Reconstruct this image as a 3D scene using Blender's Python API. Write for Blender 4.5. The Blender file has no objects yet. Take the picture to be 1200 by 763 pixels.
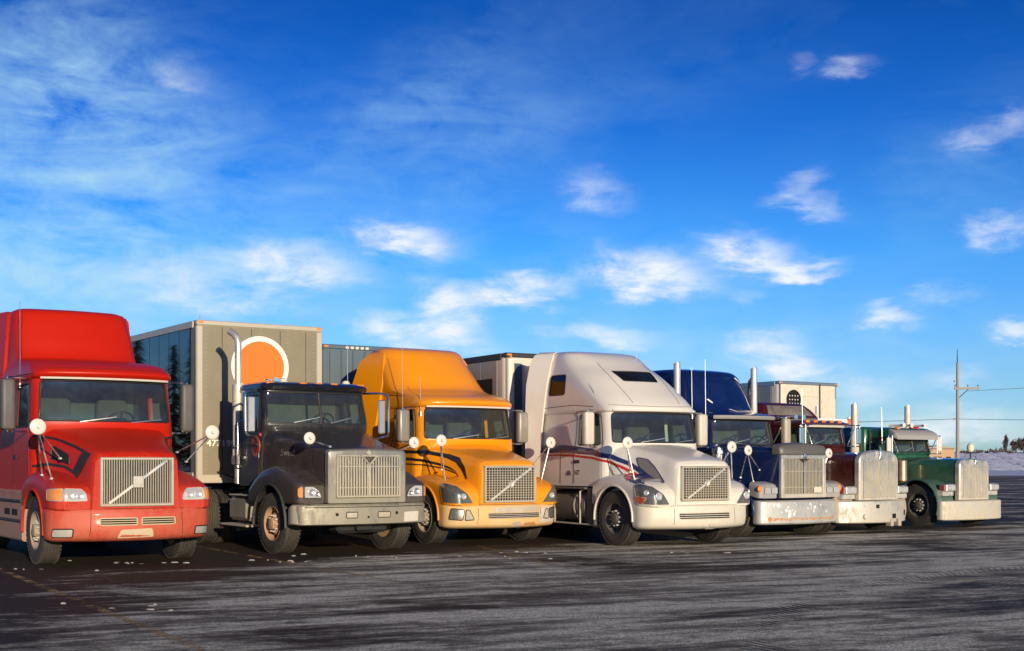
import bpy, math, random
from mathutils import Vector, Matrix
from mathutils.bvhtree import BVHTree
from mathutils.geometry import delaunay_2d_cdt
R = math.radians
SC = bpy.context.scene
COL = SC.collection
random.seed(7)

# ------------------------------------------------------------------ camera
cam_d = bpy.data.cameras.new("camera"); cam = bpy.data.objects.new("camera", cam_d); COL.objects.link(cam)
cam.location = (0, 0, 1.55); cam.rotation_euler = (R(90), 0, 0)
cam_d.lens = 46.65; cam_d.sensor_width = 36; cam_d.shift_y = 0.1329
cam_d.clip_start = 0.1; cam_d.clip_end = 20000
SC.camera = cam
# ------------------------------------------------------------------ light
SUN_AZ = Vector((0.36, -0.933, 0)).normalized()   # horizontal direction towards the sun
SUN_EL = R(9.5)
sun_dir = Vector((SUN_AZ.x*math.cos(SUN_EL), SUN_AZ.y*math.cos(SUN_EL), math.sin(SUN_EL)))
sd = bpy.data.lights.new("sun", 'SUN'); sd.energy = 5.0; sd.angle = R(0.55); sd.color = (1, 0.83, 0.60)
so = bpy.data.objects.new("sun", sd); COL.objects.link(so)
so.rotation_euler = sun_dir.to_track_quat('Z', 'Y').to_euler(); so.location = (20, -40, 30)
SC.view_settings.view_transform = 'Standard'; SC.view_settings.look = 'None'
SC.view_settings.exposure = 0.0; SC.view_settings.gamma = 1
SC.cycles.max_bounces = 8; SC.cycles.transparent_max_bounces = 12

def build_world():
    w = bpy.data.worlds.new("World"); SC.world = w; w.use_nodes = True
    nt = w.node_tree; N = nt.nodes; L = nt.links; N.clear()
    out = N.new('ShaderNodeOutputWorld'); bg = N.new('ShaderNodeBackground')
    bg.inputs[1].default_value = 0.12; L.new(bg.outputs[0], out.inputs[0])
    sky = N.new('ShaderNodeTexSky'); sky.sky_type = 'NISHITA'; sky.sun_disc = False
    sky.sun_elevation = SUN_EL; sky.sun_rotation = math.atan2(SUN_AZ.x, SUN_AZ.y)
    sky.altitude = 300; sky.air_density = 1.0; sky.dust_density = 0.3; sky.ozone_density = 2.0
    tc = N.new('ShaderNodeTexCoord'); sep = N.new('ShaderNodeSeparateXYZ'); L.new(tc.outputs['Generated'], sep.inputs[0])
    def M(op, a, b=None, c=None):
        n = N.new('ShaderNodeMath'); n.operation = op
        for i, v in enumerate((a, b, c)):
            if v is None: continue
            if isinstance(v, (int, float)): n.inputs[i].default_value = v
            else: L.new(v, n.inputs[i])
        return n.outputs[0]
    X, Y, Z = sep.outputs
    az = M('ARCTAN2', X, Y); el = M('ARCSINE', Z)
    # the deep blue of clean winter air, deepest overhead, paler to the horizon
    ramp = N.new('ShaderNodeValToRGB'); L.new(M('DIVIDE', el, 0.42), ramp.inputs[0])
    cr = ramp.color_ramp; cr.interpolation = 'LINEAR'
    stops = [(0, (.30, .50, .96)), (0.06, (.285, .485, .92)), (0.135, (.245, .445, .85)), (0.365, (.105, .375, .80)), (0.59, (.030, .215, .62)), (0.77, (.012, .150, .48)), (1.0, (.010, .13, .42))]
    cr.elements[0].position = 0; cr.elements[0].color = (*stops[0][1], 1)
    cr.elements[1].position = 1; cr.elements[1].color = (*stops[-1][1], 1)
    for p, c in stops[1:-1]:
        e = cr.elements.new(p); e.color = (*c, 1)
    tint = N.new('ShaderNodeMix'); tint.data_type = 'RGBA'; tint.blend_type = 'MULTIPLY'; tint.inputs[0].default_value = 1
    L.new(sky.outputs[0], tint.inputs[6]); L.new(ramp.outputs[0], tint.inputs[7])
    gain = N.new('ShaderNodeMix'); gain.data_type = 'RGBA'; gain.blend_type = 'MULTIPLY'; gain.inputs[0].default_value = 1
    L.new(tint.outputs[2], gain.inputs[6]); gain.inputs[7].default_value = (SKYG[0], SKYG[1], SKYG[2], 1)
    # clouds: direction projected on a high plane, so they shrink to the horizon
    zc = M('MAXIMUM', M('ADD', Z, 0.10), 0.03)
    cmb = N.new('ShaderNodeCombineXYZ'); L.new(M('DIVIDE', X, zc), cmb.inputs[0]); L.new(M('DIVIDE', Y, zc), cmb.inputs[1])
    def noise(scale, detail, rough, dist, sx=1, sy=1, rot=0, off=0):
        mp = N.new('ShaderNodeMapping'); mp.inputs['Scale'].default_value = (sx, sy, 1); mp.inputs['Rotation'].default_value = (0, 0, R(rot)); mp.inputs['Location'].default_value = (off, off*1.7, off)
        L.new(cmb.outputs[0], mp.inputs[0]); n = N.new('ShaderNodeTexNoise'); L.new(mp.outputs[0], n.inputs[0])
        n.inputs['Scale'].default_value = scale; n.inputs['Detail'].default_value = detail; n.inputs['Roughness'].default_value = rough; n.inputs['Distortion'].default_value = dist
        return n.outputs[0]
    # noise in plain angles for the puffs
    cm2 = N.new('ShaderNodeCombineXYZ'); L.new(az, cm2.inputs[0]); L.new(M('MULTIPLY', el, 1.9), cm2.inputs[1])
    def anoise(scale, detail, rough, dist, rot=0, sx=1):
        mp = N.new('ShaderNodeMapping'); mp.inputs['Rotation'].default_value = (0, 0, R(rot)); mp.inputs['Scale'].default_value = (sx, 1, 1)
        L.new(cm2.outputs[0], mp.inputs[0]); n = N.new('ShaderNodeTexNoise'); L.new(mp.outputs[0], n.inputs[0])
        n.inputs['Scale'].default_value = scale; n.inputs['Detail'].default_value = detail; n.inputs['Roughness'].default_value = rough; n.inputs['Distortion'].default_value = dist
        return n.outputs[0]
    nA = anoise(17, 8, 0.62, 0.5); nB = anoise(7, 7, 0.62, 1.0, 30, 0.7); nC = anoise(34, 5, 0.6, 0.3, 10, 0.6); nD = anoise(4.2, 6, 0.6, 0.8, -25, 0.6)
    wa = M('ADD', az, M('MULTIPLY', M('SUBTRACT', nA, 0.5), 0.055)); we = M('ADD', el, M('MULTIPLY', M('SUBTRACT', nC, 0.5), 0.035))
    def puff(px, py, rx, ry, rot, amp, hard=False):
        a0 = math.atan2(px-600, 1555); e0 = math.atan2(541-py, math.hypot(1555, px-600)); sx = rx/1555; sy = ry/1555; c = math.cos(R(rot)); s = math.sin(R(rot))
        dx = M('SUBTRACT', wa, a0); dy = M('SUBTRACT', we, e0)
        u = M('MULTIPLY', M('ADD', M('MULTIPLY', dx, c), M('MULTIPLY', dy, s)), 1/sx)
        v = M('MULTIPLY', M('ADD', M('MULTIPLY', dx, -s), M('MULTIPLY', dy, c)), 1/sy)
        d = M('ADD', M('MULTIPLY', u, u), M('MULTIPLY', v, v))
        if hard: d = M('POWER', d, 1.6)
        return M('MULTIPLY', M('EXPONENT', M('MULTIPLY', d, -1.0)), amp)
    def total(lst, hard=False):
        acc = None
        for p in lst:
            q = puff(*p, hard); acc = q if acc is None else M('ADD', acc, q)
        return acc
    # positions are directions in the sky (azimuth, elevation) of each cumulus scrap and veil
    sharp = total([(470,283,62,20,-6,.95),(350,310,80,24,-8,.75),(525,358,46,26,-30,.8),(615,342,60,20,4,.95),(762,322,74,27,-8,.95),
                   (880,298,54,23,-14,.85),(950,318,36,12,8,.7),(700,225,36,24,-20,.42),(935,215,34,12,25,.36),(955,240,34,14,-20,.42),(990,77,28,12,6,.40),
                   (938,72,14,12,0,.2),(1040,375,34,13,0,.75),(900,402,40,18,-6,.75),(940,430,44,13,-4,.7),(1178,265,34,20,15,.55),(1170,150,56,15,15,.36),
                   (1195,390,30,14,0,.7),(700,392,70,13,-6,.6),(500,395,85,20,-10,.7),(250,335,110,30,-6,.5),(1105,345,35,12,0,.35),(1115,440,40,14,0,.4),
                   (215,90,30,12,-20,.25),(870,345,25,10,0,.25),(1000,460,70,18,0,.45),(1110,500,90,20,0,.6)], True)
    veil = total([(60,230,140,180,-20,.50),(30,70,110,100,-35,.42),(150,200,190,140,0,.20),(160,120,140,50,-25,.35),(240,300,220,60,-5,.42),(60,350,170,55,0,.62),(470,160,150,50,25,.30),
                  (560,200,120,60,35,.22),(700,130,200,40,10,.12),(620,300,200,60,0,.20),(950,420,320,70,0,.35),(1130,200,120,60,10,.22),(760,420,250,50,0,.35),(520,80,130,40,25,.16)])
    nE = anoise(60, 6, 0.65, 0.6, -12, 0.45); nF = anoise(22, 8, 0.62, 0.9, 35, 0.75)
    sh = M('MULTIPLY', sharp, M('ADD', M('ADD', 0.72, M('MULTIPLY', M('SUBTRACT', nA, 0.5), 3.0)), M('ADD', M('MULTIPLY', M('SUBTRACT', nC, 0.5), 1.5), M('MULTIPLY', M('SUBTRACT', nE, 0.5), 0.7))))
    vl = M('MULTIPLY', M('MULTIPLY', veil, 0.72), M('ADD', M('ADD', 0.62, M('MULTIPLY', M('SUBTRACT', nB, 0.5), 3.0)), M('ADD', M('MULTIPLY', M('SUBTRACT', nA, 0.5), 1.8), M('MULTIPLY', M('SUBTRACT', nF, 0.5), 1.5))))
    # the rest of the sky: the same broken thin cloud everywhere
    g = noise(1.6, 8, 0.6, 0.6, 1, 1.6, 20, 3.1)
    outm = M('SMOOTH_MAX', M('MULTIPLY', M('SUBTRACT', M('ABSOLUTE', az), 0.42), 5.0), 0.0, 0.2)
    gen = M('MULTIPLY', M('MULTIPLY', M('SUBTRACT', g, 0.56), 2.0), M('MINIMUM', outm, 1.0))
    thin = M('MULTIPLY', M('MAXIMUM', M('SUBTRACT', nD, 0.50), 0.0), 0.35)
    va = M('MINIMUM', M('ADD', M('ADD', M('MAXIMUM', vl, 0.0), M('MAXIMUM', gen, 0.0)), thin), 0.9)
    ve = N.new('ShaderNodeMix'); ve.data_type = 'RGBA'; L.new(va, ve.inputs[0]); L.new(gain.outputs[2], ve.inputs[6]); ve.inputs[7].default_value = (*VEILC, 1)
    cl = N.new('ShaderNodeMix'); cl.data_type = 'RGBA'; L.new(M('MINIMUM', M('MULTIPLY', M('POWER', M('MAXIMUM', sh, 0.0), 1.2), 1.15), 0.95), cl.inputs[0]); L.new(ve.outputs[2], cl.inputs[6])
    cl.inputs[7].default_value = (CLOUDC[0], CLOUDC[1], CLOUDC[2], 1)
    L.new(cl.outputs[2], bg.inputs[0])
SKYG = (2.0, 2.0, 2.0); CLOUDC = (7.4, 7.8, 8.4); VEILC = (3.5, 6.0, 7.7)
build_world()

# ------------------------------------------------------------------ materials
MATS = {}
def nodes(name):
    m = bpy.data.materials.new(name); m.use_nodes = True; nt = m.node_tree
    b = nt.nodes['Principled BSDF']
    return m, nt, nt.nodes, nt.links, b
def mix(N, L, f, a, b, mode='MIX'):
    n = N.new('ShaderNodeMix'); n.data_type = 'RGBA'; n.blend_type = mode
    for i, v in ((0, f), (6, a), (7, b)):
        if isinstance(v, (int, float)): n.inputs[i].default_value = v
        elif isinstance(v, tuple): n.inputs[i].default_value = (*v, 1) if len(v) == 3 else v
        else: L.new(v, n.inputs[i])
    return n.outputs[2]
def math_(N, L, op, a, b=None, clamp=False):
    n = N.new('ShaderNodeMath'); n.operation = op; n.use_clamp = clamp
    for i, v in enumerate((a, b)):
        if v is None: continue
        if isinstance(v, (int, float)): n.inputs[i].default_value = v
        else: L.new(v, n.inputs[i])
    return n.outputs[0]
def noise_(N, L, vec, scale, detail=4, rough=0.6, dist=0, sc=(1, 1, 1), rot=(0, 0, 0)):
    mp = N.new('ShaderNodeMapping'); mp.inputs['Scale'].default_value = sc; mp.inputs['Rotation'].default_value = rot
    L.new(vec, mp.inputs[0]); n = N.new('ShaderNodeTexNoise'); L.new(mp.outputs[0], n.inputs[0])
    n.inputs['Scale'].default_value = scale; n.inputs['Detail'].default_value = detail; n.inputs['Roughness'].default_value = rough; n.inputs['Distortion'].default_value = dist
    return n.outputs[0]
def surf(name, base, rough=0.4, metal=0.0, dirt=0.3, ztop=1.4, coat=0.0, grime=(0.40, 0.34, 0.25), var=0.12, bump=0.02, low=1.0, spots=0.0, spotc=(0.8, 0.8, 0.8), peel=0.0, spec=0.5):
    """weathered surface: dried road salt and grit, thickest low down, streaked and patchy"""
    if name in MATS: return MATS[name]
    m, nt, N, L, b = nodes(name)
    tc = N.new('ShaderNodeTexCoord'); o = tc.outputs['Object']
    sep = N.new('ShaderNodeSeparateXYZ'); L.new(o, sep.inputs[0])
    n1 = noise_(N, L, o, 3.2, 7, 0.62, 0.4); n2 = noise_(N, L, o, 14, 6, 0.7, 0.2, (1, 1, 0.35)); n3 = noise_(N, L, o, 90, 3, 0.6)
    zf = math_(N, L, 'MULTIPLY', math_(N, L, 'SUBTRACT', ztop, sep.outputs[2]), 1/0.9)
    d = math_(N, L, 'ADD', math_(N, L, 'MULTIPLY', zf, low*dirt), math_(N, L, 'MULTIPLY', math_(N, L, 'SUBTRACT', n1, 0.5), 2.3*dirt))
    d = math_(N, L, 'ADD', d, math_(N, L, 'MULTIPLY', math_(N, L, 'SUBTRACT', n2, 0.48), 2.8*dirt))
    d = math_(N, L, 'ADD', d, dirt*0.28)
    n4 = noise_(N, L, o, 46, 4, .7, .2); sp = math_(N, L, 'MULTIPLY', math_(N, L, 'SUBTRACT', n4, .56), 9, True)
    lowz = math_(N, L, 'ADD', .25, math_(N, L, 'MULTIPLY', math_(N, L, 'SUBTRACT', 2.4, sep.outputs[2]), .5), True)
    d = math_(N, L, 'ADD', d, math_(N, L, 'MULTIPLY', math_(N, L, 'MULTIPLY', sp, lowz), min(.6, dirt*2.0)))
    d = math_(N, L, 'MINIMUM', math_(N, L, 'MAXIMUM', d, 0.0), 0.9)
    c0 = mix(N, L, math_(N, L, 'MULTIPLY', n1, var), base, tuple(min(1, x*1.5+0.02) for x in base))
    if peel > 0:
        pm = math_(N, L, 'MULTIPLY', math_(N, L, 'SUBTRACT', n2, 0.52), 14, True); pm = math_(N, L, 'MULTIPLY', pm, peel)
        c0 = mix(N, L, pm, c0, (0.20, 0.10, 0.05))
    c = mix(N, L, d, c0, grime)
    if spots > 0:
        v = N.new('ShaderNodeTexVoronoi'); v.inputs['Scale'].default_value = 15; L.new(o, v.inputs[0])
        sm = math_(N, L, 'LESS_THAN', v.outputs[0], 0.13); sm = math_(N, L, 'MULTIPLY', sm, spots); c = mix(N, L, sm, c, spotc)
    L.new(c, b.inputs['Base Color'])
    rr = math_(N, L, 'ADD', math_(N, L, 'MULTIPLY', d, 0.75-rough*0.5), math_(N, L, 'ADD', rough-0.04, math_(N, L, 'MULTIPLY', n3, 0.10)))
    L.new(rr, b.inputs['Roughness'])
    if metal > 0: L.new(math_(N, L, 'MULTIPLY', math_(N, L, 'SUBTRACT', 1.0, math_(N, L, 'MULTIPLY', d, 1.1, True)), metal), b.inputs['Metallic'])
    if coat > 0:
        L.new(math_(N, L, 'MULTIPLY', math_(N, L, 'SUBTRACT', 1.0, d), coat), b.inputs['Coat Weight']); b.inputs['Coat Roughness'].default_value = 0.08
    b.inputs['Specular IOR Level'].default_value = spec
    bp = N.new('ShaderNodeBump'); bp.inputs['Strength'].default_value = 0.25; bp.inputs['Distance'].default_value = bump*0.1
    L.new(math_(N, L, 'ADD', math_(N, L, 'ADD', n2, math_(N, L, 'MULTIPLY', n3, 0.5)), math_(N, L, 'MULTIPLY', n1, 3.0)), bp.inputs['Height']); L.new(bp.outputs[0], b.inputs['Normal'])
    MATS[name] = m; return m
def glass(name, tint=(0.60, 0.74, 0.66), haze=0.05, ior=1.75):
    if name in MATS: return MATS[name]
    m, nt, N, L, b = nodes(name); N.remove(b); out = N['Material Output']
    t = N.new('ShaderNodeBsdfTransparent'); t.inputs[0].default_value = (*tint, 1)
    g = N.new('ShaderNodeBsdfGlossy'); g.inputs['Roughness'].default_value = 0.03; g.inputs[0].default_value = (0.95, 1, 0.98, 1)
    fr = N.new('ShaderNodeFresnel'); fr.inputs[0].default_value = ior
    m1 = N.new('ShaderNodeMixShader'); L.new(fr.outputs[0], m1.inputs[0]); L.new(t.outputs[0], m1.inputs[1]); L.new(g.outputs[0], m1.inputs[2])
    df = N.new('ShaderNodeBsdfDiffuse'); df.inputs[0].default_value = (0.42, 0.42, 0.34, 1)
    tc = N.new('ShaderNodeTexCoord'); n = noise_(N, L, tc.outputs['Object'], 5, 6, 0.65, 0.3)
    f = math_(N, L, 'MULTIPLY', n, haze*2)
    m2 = N.new('ShaderNodeMixShader'); L.new(f, m2.inputs[0]); L.new(m1.outputs[0], m2.inputs[1]); L.new(df.outputs[0], m2.inputs[2])
    L.new(m2.outputs[0], out.inputs[0]); MATS[name] = m; return m
def flat(name, c, rough=0.6, metal=0, emit=None, spec=0.5):
    if name in MATS: return MATS[name]
    m, nt, N, L, b = nodes(name)
    tc = N.new('ShaderNodeTexCoord'); n = noise_(N, L, tc.outputs['Object'], 9, 5, 0.65)
    L.new(mix(N, L, math_(N, L, 'MULTIPLY', n, 0.5), tuple(x*0.75 for x in c), tuple(min(1, x*1.35) for x in c)), b.inputs['Base Color'])
    b.inputs['Roughness'].default_value = rough; b.inputs['Metallic'].default_value = metal; b.inputs['Specular IOR Level'].default_value = spec
    MATS[name] = m; return m

GR = (0.40, 0.34, 0.25)
M_chrome = surf('dusty_chrome', (0.78, 0.76, 0.72), 0.16, 1.0, 0.42, 1.6, grime=(0.50, 0.43, 0.31))
M_dustgr = surf('dusty_grille', (0.54, 0.50, 0.41), 0.32, 0.6, 0.45, 1.6, grime=(0.38, 0.32, 0.22))
M_chrome2 = surf('clean_chrome', (0.82, 0.80, 0.76), 0.12, 1.0, 0.22, 1.5, grime=(0.55, 0.48, 0.36))
M_stack = surf('weathered_stack', (0.72, 0.68, 0.60), 0.30, 0.75, 0.36, 3.6, grime=(0.55, 0.48, 0.37))
M_bump = surf('salted_bumper', (0.66, 0.65, 0.60), 0.24, 0.8, 0.60, 1.2, grime=(0.42, 0.37, 0.27), low=.65, var=.4)
M_rail = surf('aluminium', (0.55, 0.54, 0.50), 0.38, 0.9, 0.45, 1.6, grime=GR)
M_rubber = surf('tyre_rubber', (0.012, 0.011, 0.010), 0.75, 0, 0.13, 0.9, grime=(0.20, 0.17, 0.13), bump=0.1)
M_black = surf('black_plastic', (0.016, 0.016, 0.017), 0.5, 0, 0.16, 1.2, grime=(0.25, 0.22, 0.17))
M_dark = flat('chassis_black', (0.02, 0.019, 0.018), 0.8)
M_inner = flat('cab_trim', (0.035, 0.034, 0.03), 0.8)
M_seat = flat('seat_cloth', (0.10, 0.095, 0.085), 0.9)
M_dash = flat('dashboard_grey', (0.10, 0.098, 0.085), 0.7)
M_curt = flat('curtain_cloth', (0.12, 0.13, 0.11), 0.95)
M_glass = glass('window_glass'); M_gdark = glass('tinted_glass', (0.10, 0.12, 0.12), 0.02, 1.4)
M_lens = surf('headlamp_lens', (0.72, 0.72, 0.68), 0.10, 0.55, 0.22, 1.3, coat=1.0)
M_lensd = surf('headlamp_dark', (0.10, 0.11, 0.11), 0.08, 0.5, 0.18, 1.3, coat=1.0)
M_amber = surf('amber_lens', (0.80, 0.24, 0.02), 0.2, 0, 0.15, 1.3, coat=0.8)
M_redl = surf('red_lens', (0.45, 0.03, 0.02), 0.2, 0, 0.2, 1.3, coat=0.8)
M_white = surf('white_plastic', (0.66, 0.62, 0.54), 0.35, 0, 0.25, 1.3, coat=0.3)
M_snow = flat('old_snow', (0.72, 0.75, 0.80), 0.7)
M_tank = surf('dull_tank', (0.16, 0.14, 0.12), 0.4, 0.5, 0.4, 1.2, grime=(.16, .13, .10))
M_rim = surf('steel_rim', (0.45, 0.42, 0.38), 0.4, 0.6, 0.7, 1.6, grime=(0.33, 0.26, 0.18))
M_rim_rust = surf('rusty_rim', (0.42, 0.20, 0.10), 0.6, 0.2, 0.4, 1.2, grime=(0.45, 0.30, 0.18))
M_gap = flat('gap_black', (0.008, 0.008, 0.008), 0.9)
M_grback = flat('radiator_dark', (0.03, 0.027, 0.022), 0.8)

# ------------------------------------------------------------------ mesh tools
def to_obj(name, vs, fs, mat=None, parent=None, angle=32, kind=None, label=None, mats=None, mi=None):
    me = bpy.data.meshes.new(name); me.from_pydata([tuple(v) for v in vs], [], fs); me.validate()
    for m in (mats or ([mat] if mat else [])): me.materials.append(m)
    if mi:
        for p, k in zip(me.polygons, mi): p.material_index = k
    for p in me.polygons: p.use_smooth = True
    me.update(); me.set_sharp_from_angle(angle=R(angle))
    o = bpy.data.objects.new(name, me); COL.objects.link(o)
    if parent: o.parent = parent
    if kind: o['kind'] = kind
    if label: o['label'] = label
    return o
def thing(name, label, cat, loc=(0, 0, 0), yaw=0, group=None):
    o = bpy.data.objects.new(name, None); COL.objects.link(o); o.location = loc; o.rotation_euler = (0, 0, R(yaw))
    o.empty_display_size = 0.3; o['label'] = label; o['category'] = cat
    if group: o['group'] = group
    return o
class G:
    def __init__(s): s.v = []; s.f = []
    def add(s, vs, fs):
        n = len(s.v); s.v += [tuple(v) for v in vs]; s.f += [tuple(i+n for i in f) for f in fs]; return s
    def box(s, x0, x1, y0, y1, z0, z1, b=0.0, rot=None, piv=None):
        if x0 > x1: x0, x1 = x1, x0
        if y0 > y1: y0, y1 = y1, y0
        if z0 > z1: z0, z1 = z1, z0
        b = min(b, (x1-x0)*.45, (y1-y0)*.45, (z1-z0)*.45)
        if b <= 0:
            vs = [(x, y, z) for x in (x0, x1) for y in (y0, y1) for z in (z0, z1)]
            fs = [(0, 1, 3, 2), (4, 6, 7, 5), (0, 4, 5, 1), (2, 3, 7, 6), (0, 2, 6, 4), (1, 5, 7, 3)]
        else:
            vs = []; idx = {}
            for i, x in enumerate((x0, x1)):
                for j, y in enumerate((y0, y1)):
                    for k, z in enumerate((z0, z1)):
                        sx = b if i == 0 else -b; sy = b if j == 0 else -b; sz = b if k == 0 else -b
                        idx[i, j, k] = len(vs); vs += [(x, y+sy, z+sz), (x+sx, y, z+sz), (x+sx, y+sy, z)]
            I = lambda i, j, k, a: idx[i, j, k]+a
            fs = []
            for i in (0, 1): fs.append([I(i, 0, 0, 0), I(i, 0, 1, 0), I(i, 1, 1, 0), I(i, 1, 0, 0)][::(1 if i == 0 else -1)])
            for j in (0, 1): fs.append([I(0, j, 0, 1), I(1, j, 0, 1), I(1, j, 1, 1), I(0, j, 1, 1)][::(1 if j == 0 else -1)])
            for k in (0, 1): fs.append([I(0, 0, k, 2), I(0, 1, k, 2), I(1, 1, k, 2), I(1, 0, k, 2)][::(1 if k == 0 else -1)])
            for i in (0, 1):
                for j in (0, 1): fs.append([I(i, j, 0, 0), I(i, j, 0, 1), I(i, j, 1, 1), I(i, j, 1, 0)])
                for k in (0, 1): fs.append([I(i, 0, k, 0), I(i, 0, k, 2), I(i, 1, k, 2), I(i, 1, k, 0)])
            for j in (0, 1):
                for k in (0, 1): fs.append([I(0, j, k, 1), I(0, j, k, 2), I(1, j, k, 2), I(1, j, k, 1)])
            for i in (0, 1):
                for j in (0, 1):
                    for k in (0, 1): fs.append([I(i, j, k, 0), I(i, j, k, 1), I(i, j, k, 2)])
        if rot is not None:
            p = Vector(piv or ((x0+x1)/2, (y0+y1)/2, (z0+z1)/2)); vs = [p + rot @ (Vector(v)-p) for v in vs]
        return s.add(vs, fs)
    def beam(s, p0, p1, wx, wz, b=0.0):
        """box section from p0 to p1"""
        p0 = Vector(p0); p1 = Vector(p1); d = (p1-p0); ln = d.length; q = d.to_track_quat('Y', 'Z').to_matrix()
        t = G().box(-wx/2, wx/2, 0, ln, -wz/2, wz/2, b); return s.add([p0 + q @ Vector(v) for v in t.v], t.f)
    def cyl(s, p0, p1, r, n=16, r1=None, cap=True):
        p0 = Vector(p0); p1 = Vector(p1); r1 = r if r1 is None else r1; q = (p1-p0).to_track_quat('Z', 'X').to_matrix(); vs = []
        for p, rr in ((p0, r), (p1, r1)):
            for i in range(n):
                a = 2*math.pi*i/n; vs.append(p + q @ Vector((rr*math.cos(a), rr*math.sin(a), 0)))
        fs = [(i, (i+1) % n, n+(i+1) % n, n+i) for i in range(n)]
        if cap: fs += [tuple(range(n))[::-1], tuple(range(n, 2*n))]
        return s.add(vs, fs)
    def tube(s, pts, r, n=8, closed=False, cap=True):
        pts = [Vector(p) for p in pts]; m = len(pts); rs = r if isinstance(r, (list, tuple)) else [r]*m; vs = []; up = None
        for i, p in enumerate(pts):
            a = pts[i-1] if (i > 0 or closed) else p; b_ = pts[(i+1) % m] if (i < m-1 or closed) else p
            t = (b_-a); t = t.normalized() if t.length > 1e-9 else Vector((0, 0, 1))
            if up is None:
                up = Vector((0, 0, 1)) if abs(t.z) < 0.9 else Vector((1, 0, 0))
            x = up.cross(t); x = x.normalized() if x.length > 1e-6 else t.orthogonal().normalized(); y = t.cross(x); up = y
            for k in range(n):
                an = 2*math.pi*k/n; vs.append(p + rs[i]*(math.cos(an)*x + math.sin(an)*y))
        fs = []
        for i in range(m if closed else m-1):
            j = (i+1) % m
            for k in range(n): fs.append((i*n+k, i*n+(k+1) % n, j*n+(k+1) % n, j*n+k))
        if not closed and cap: fs += [tuple(range(n))[::-1], tuple(range((m-1)*n, m*n))]
        return s.add(vs, fs)
    def lathe(s, prof, o, axis, n=24, closed=False):
        """prof: (distance along axis, radius)"""
        o = Vector(o); q = Vector(axis).normalized().to_track_quat('Z', 'X').to_matrix(); vs = []; m = len(prof)
        for h, r in prof:
            for i in range(n):
                a = 2*math.pi*i/n; vs.append(o + q @ Vector((r*math.cos(a), r*math.sin(a), h)))
        fs = [(j*n+i, j*n+(i+1) % n, ((j+1) % m)*n+(i+1) % n, ((j+1) % m)*n+i) for j in range(m if closed else m-1) for i in range(n)]
        if not closed: fs += [tuple(range(n))[::-1], tuple(range((m-1)*n, m*n))]
        return s.add(vs, fs)
    def prism(s, ring0, ring1):
        n = len(ring0); s.add(list(ring0)+list(ring1), [(i, (i+1) % n, n+(i+1) % n, n+i) for i in range(n)]+[tuple(range(n))[::-1], tuple(range(n, 2*n))]); return s
    def mirror(s):
        n = G(); n.v = s.v + [(-x, y, z) for x, y, z in s.v]; k = len(s.v); n.f = s.f + [tuple(i+k for i in f)[::-1] for f in s.f]; return n
    def flipx(s):
        n = G(); n.v = [(-x, y, z) for x, y, z in s.v]; n.f = [tuple(f)[::-1] for f in s.f]; return n
    def build(s, name, mat, parent=None, **k): return to_obj(name, s.v, s.f, mat, parent, **k)
    def bvh(s): return BVHTree.FromPolygons([Vector(v) for v in s.v], s.f)

def hermite(keys, n):
    """keys: [(t, {param: value})] -> n sub-steps per span, monotone cubic"""
    names = list(keys[0][1]); ts = [k[0] for k in keys]; out = []; K = [dict(k[1]) for k in keys]
    for i in range(1, len(K)):
        for a in names: K[i].setdefault(a, K[i-1][a])
    def tang(a, i):
        if i == 0 or i == len(K)-1: return None
        d0 = (K[i][a]-K[i-1][a])/(ts[i]-ts[i-1]); d1 = (K[i+1][a]-K[i][a])/(ts[i+1]-ts[i])
        if d0*d1 <= 0: return 0.0
        return 2*d0*d1/(d0+d1)
    for i in range(len(K)-1):
        h = ts[i+1]-ts[i]
        steps = n if abs(h) > 0.05 else max(1, n//3)
        for s in range(steps):
            u = s/steps; e = {}
            for a in names:
                dl = (K[i+1][a]-K[i][a])/h; m0 = tang(a, i); m1 = tang(a, i+1)
                m0 = dl if m0 is None else m0; m1 = dl if m1 is None else m1
                h00 = 2*u**3-3*u**2+1; h10 = u**3-2*u*u+u; h01 = -2*u**3+3*u*u; h11 = u**3-u*u
                e[a] = h00*K[i][a]+h10*h*m0+h01*K[i+1][a]+h11*h*m1
            out.append((ts[i]+u*h, e))
    out.append((ts[-1], K[-1])); return out
def rrect(w, y0, y1, r0, r1, nf=10, na=5, ns=5):
    """closed ring (a,b): corners radius r0 at b=y0, r1 at b=y1; counter-clockwise from (-w+r0, y0)"""
    r0 = max(1e-4, min(r0, w*.98, (y1-y0)*.49)); r1 = max(1e-4, min(r1, w*.98, (y1-y0)*.49)); P = []
    for i in range(nf): P.append((-w+r0+(2*w-2*r0)*i/nf, y0))
    for i in range(na): a = -math.pi/2+math.pi/2*i/na; P.append((w-r0+r0*math.cos(a), y0+r0+r0*math.sin(a)))
    for i in range(ns): P.append((w, y0+r0+(y1-y0-r0-r1)*i/ns))
    for i in range(na): a = math.pi/2*i/na; P.append((w-r1+r1*math.cos(a), y1-r1+r1*math.sin(a)))
    for i in range(nf): P.append((w-r1-(2*w-2*r1)*i/nf, y1))
    for i in range(na): a = math.pi/2+math.pi/2*i/na; P.append((-w+r1+r1*math.cos(a), y1-r1+r1*math.sin(a)))
    for i in range(ns): P.append((-w, y1-r1-(y1-y0-r0-r1)*i/ns))
    for i in range(na): a = math.pi+math.pi/2*i/na; P.append((-w+r0+r0*math.cos(a), y0+r0+r0*math.sin(a)))
    return P
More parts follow.
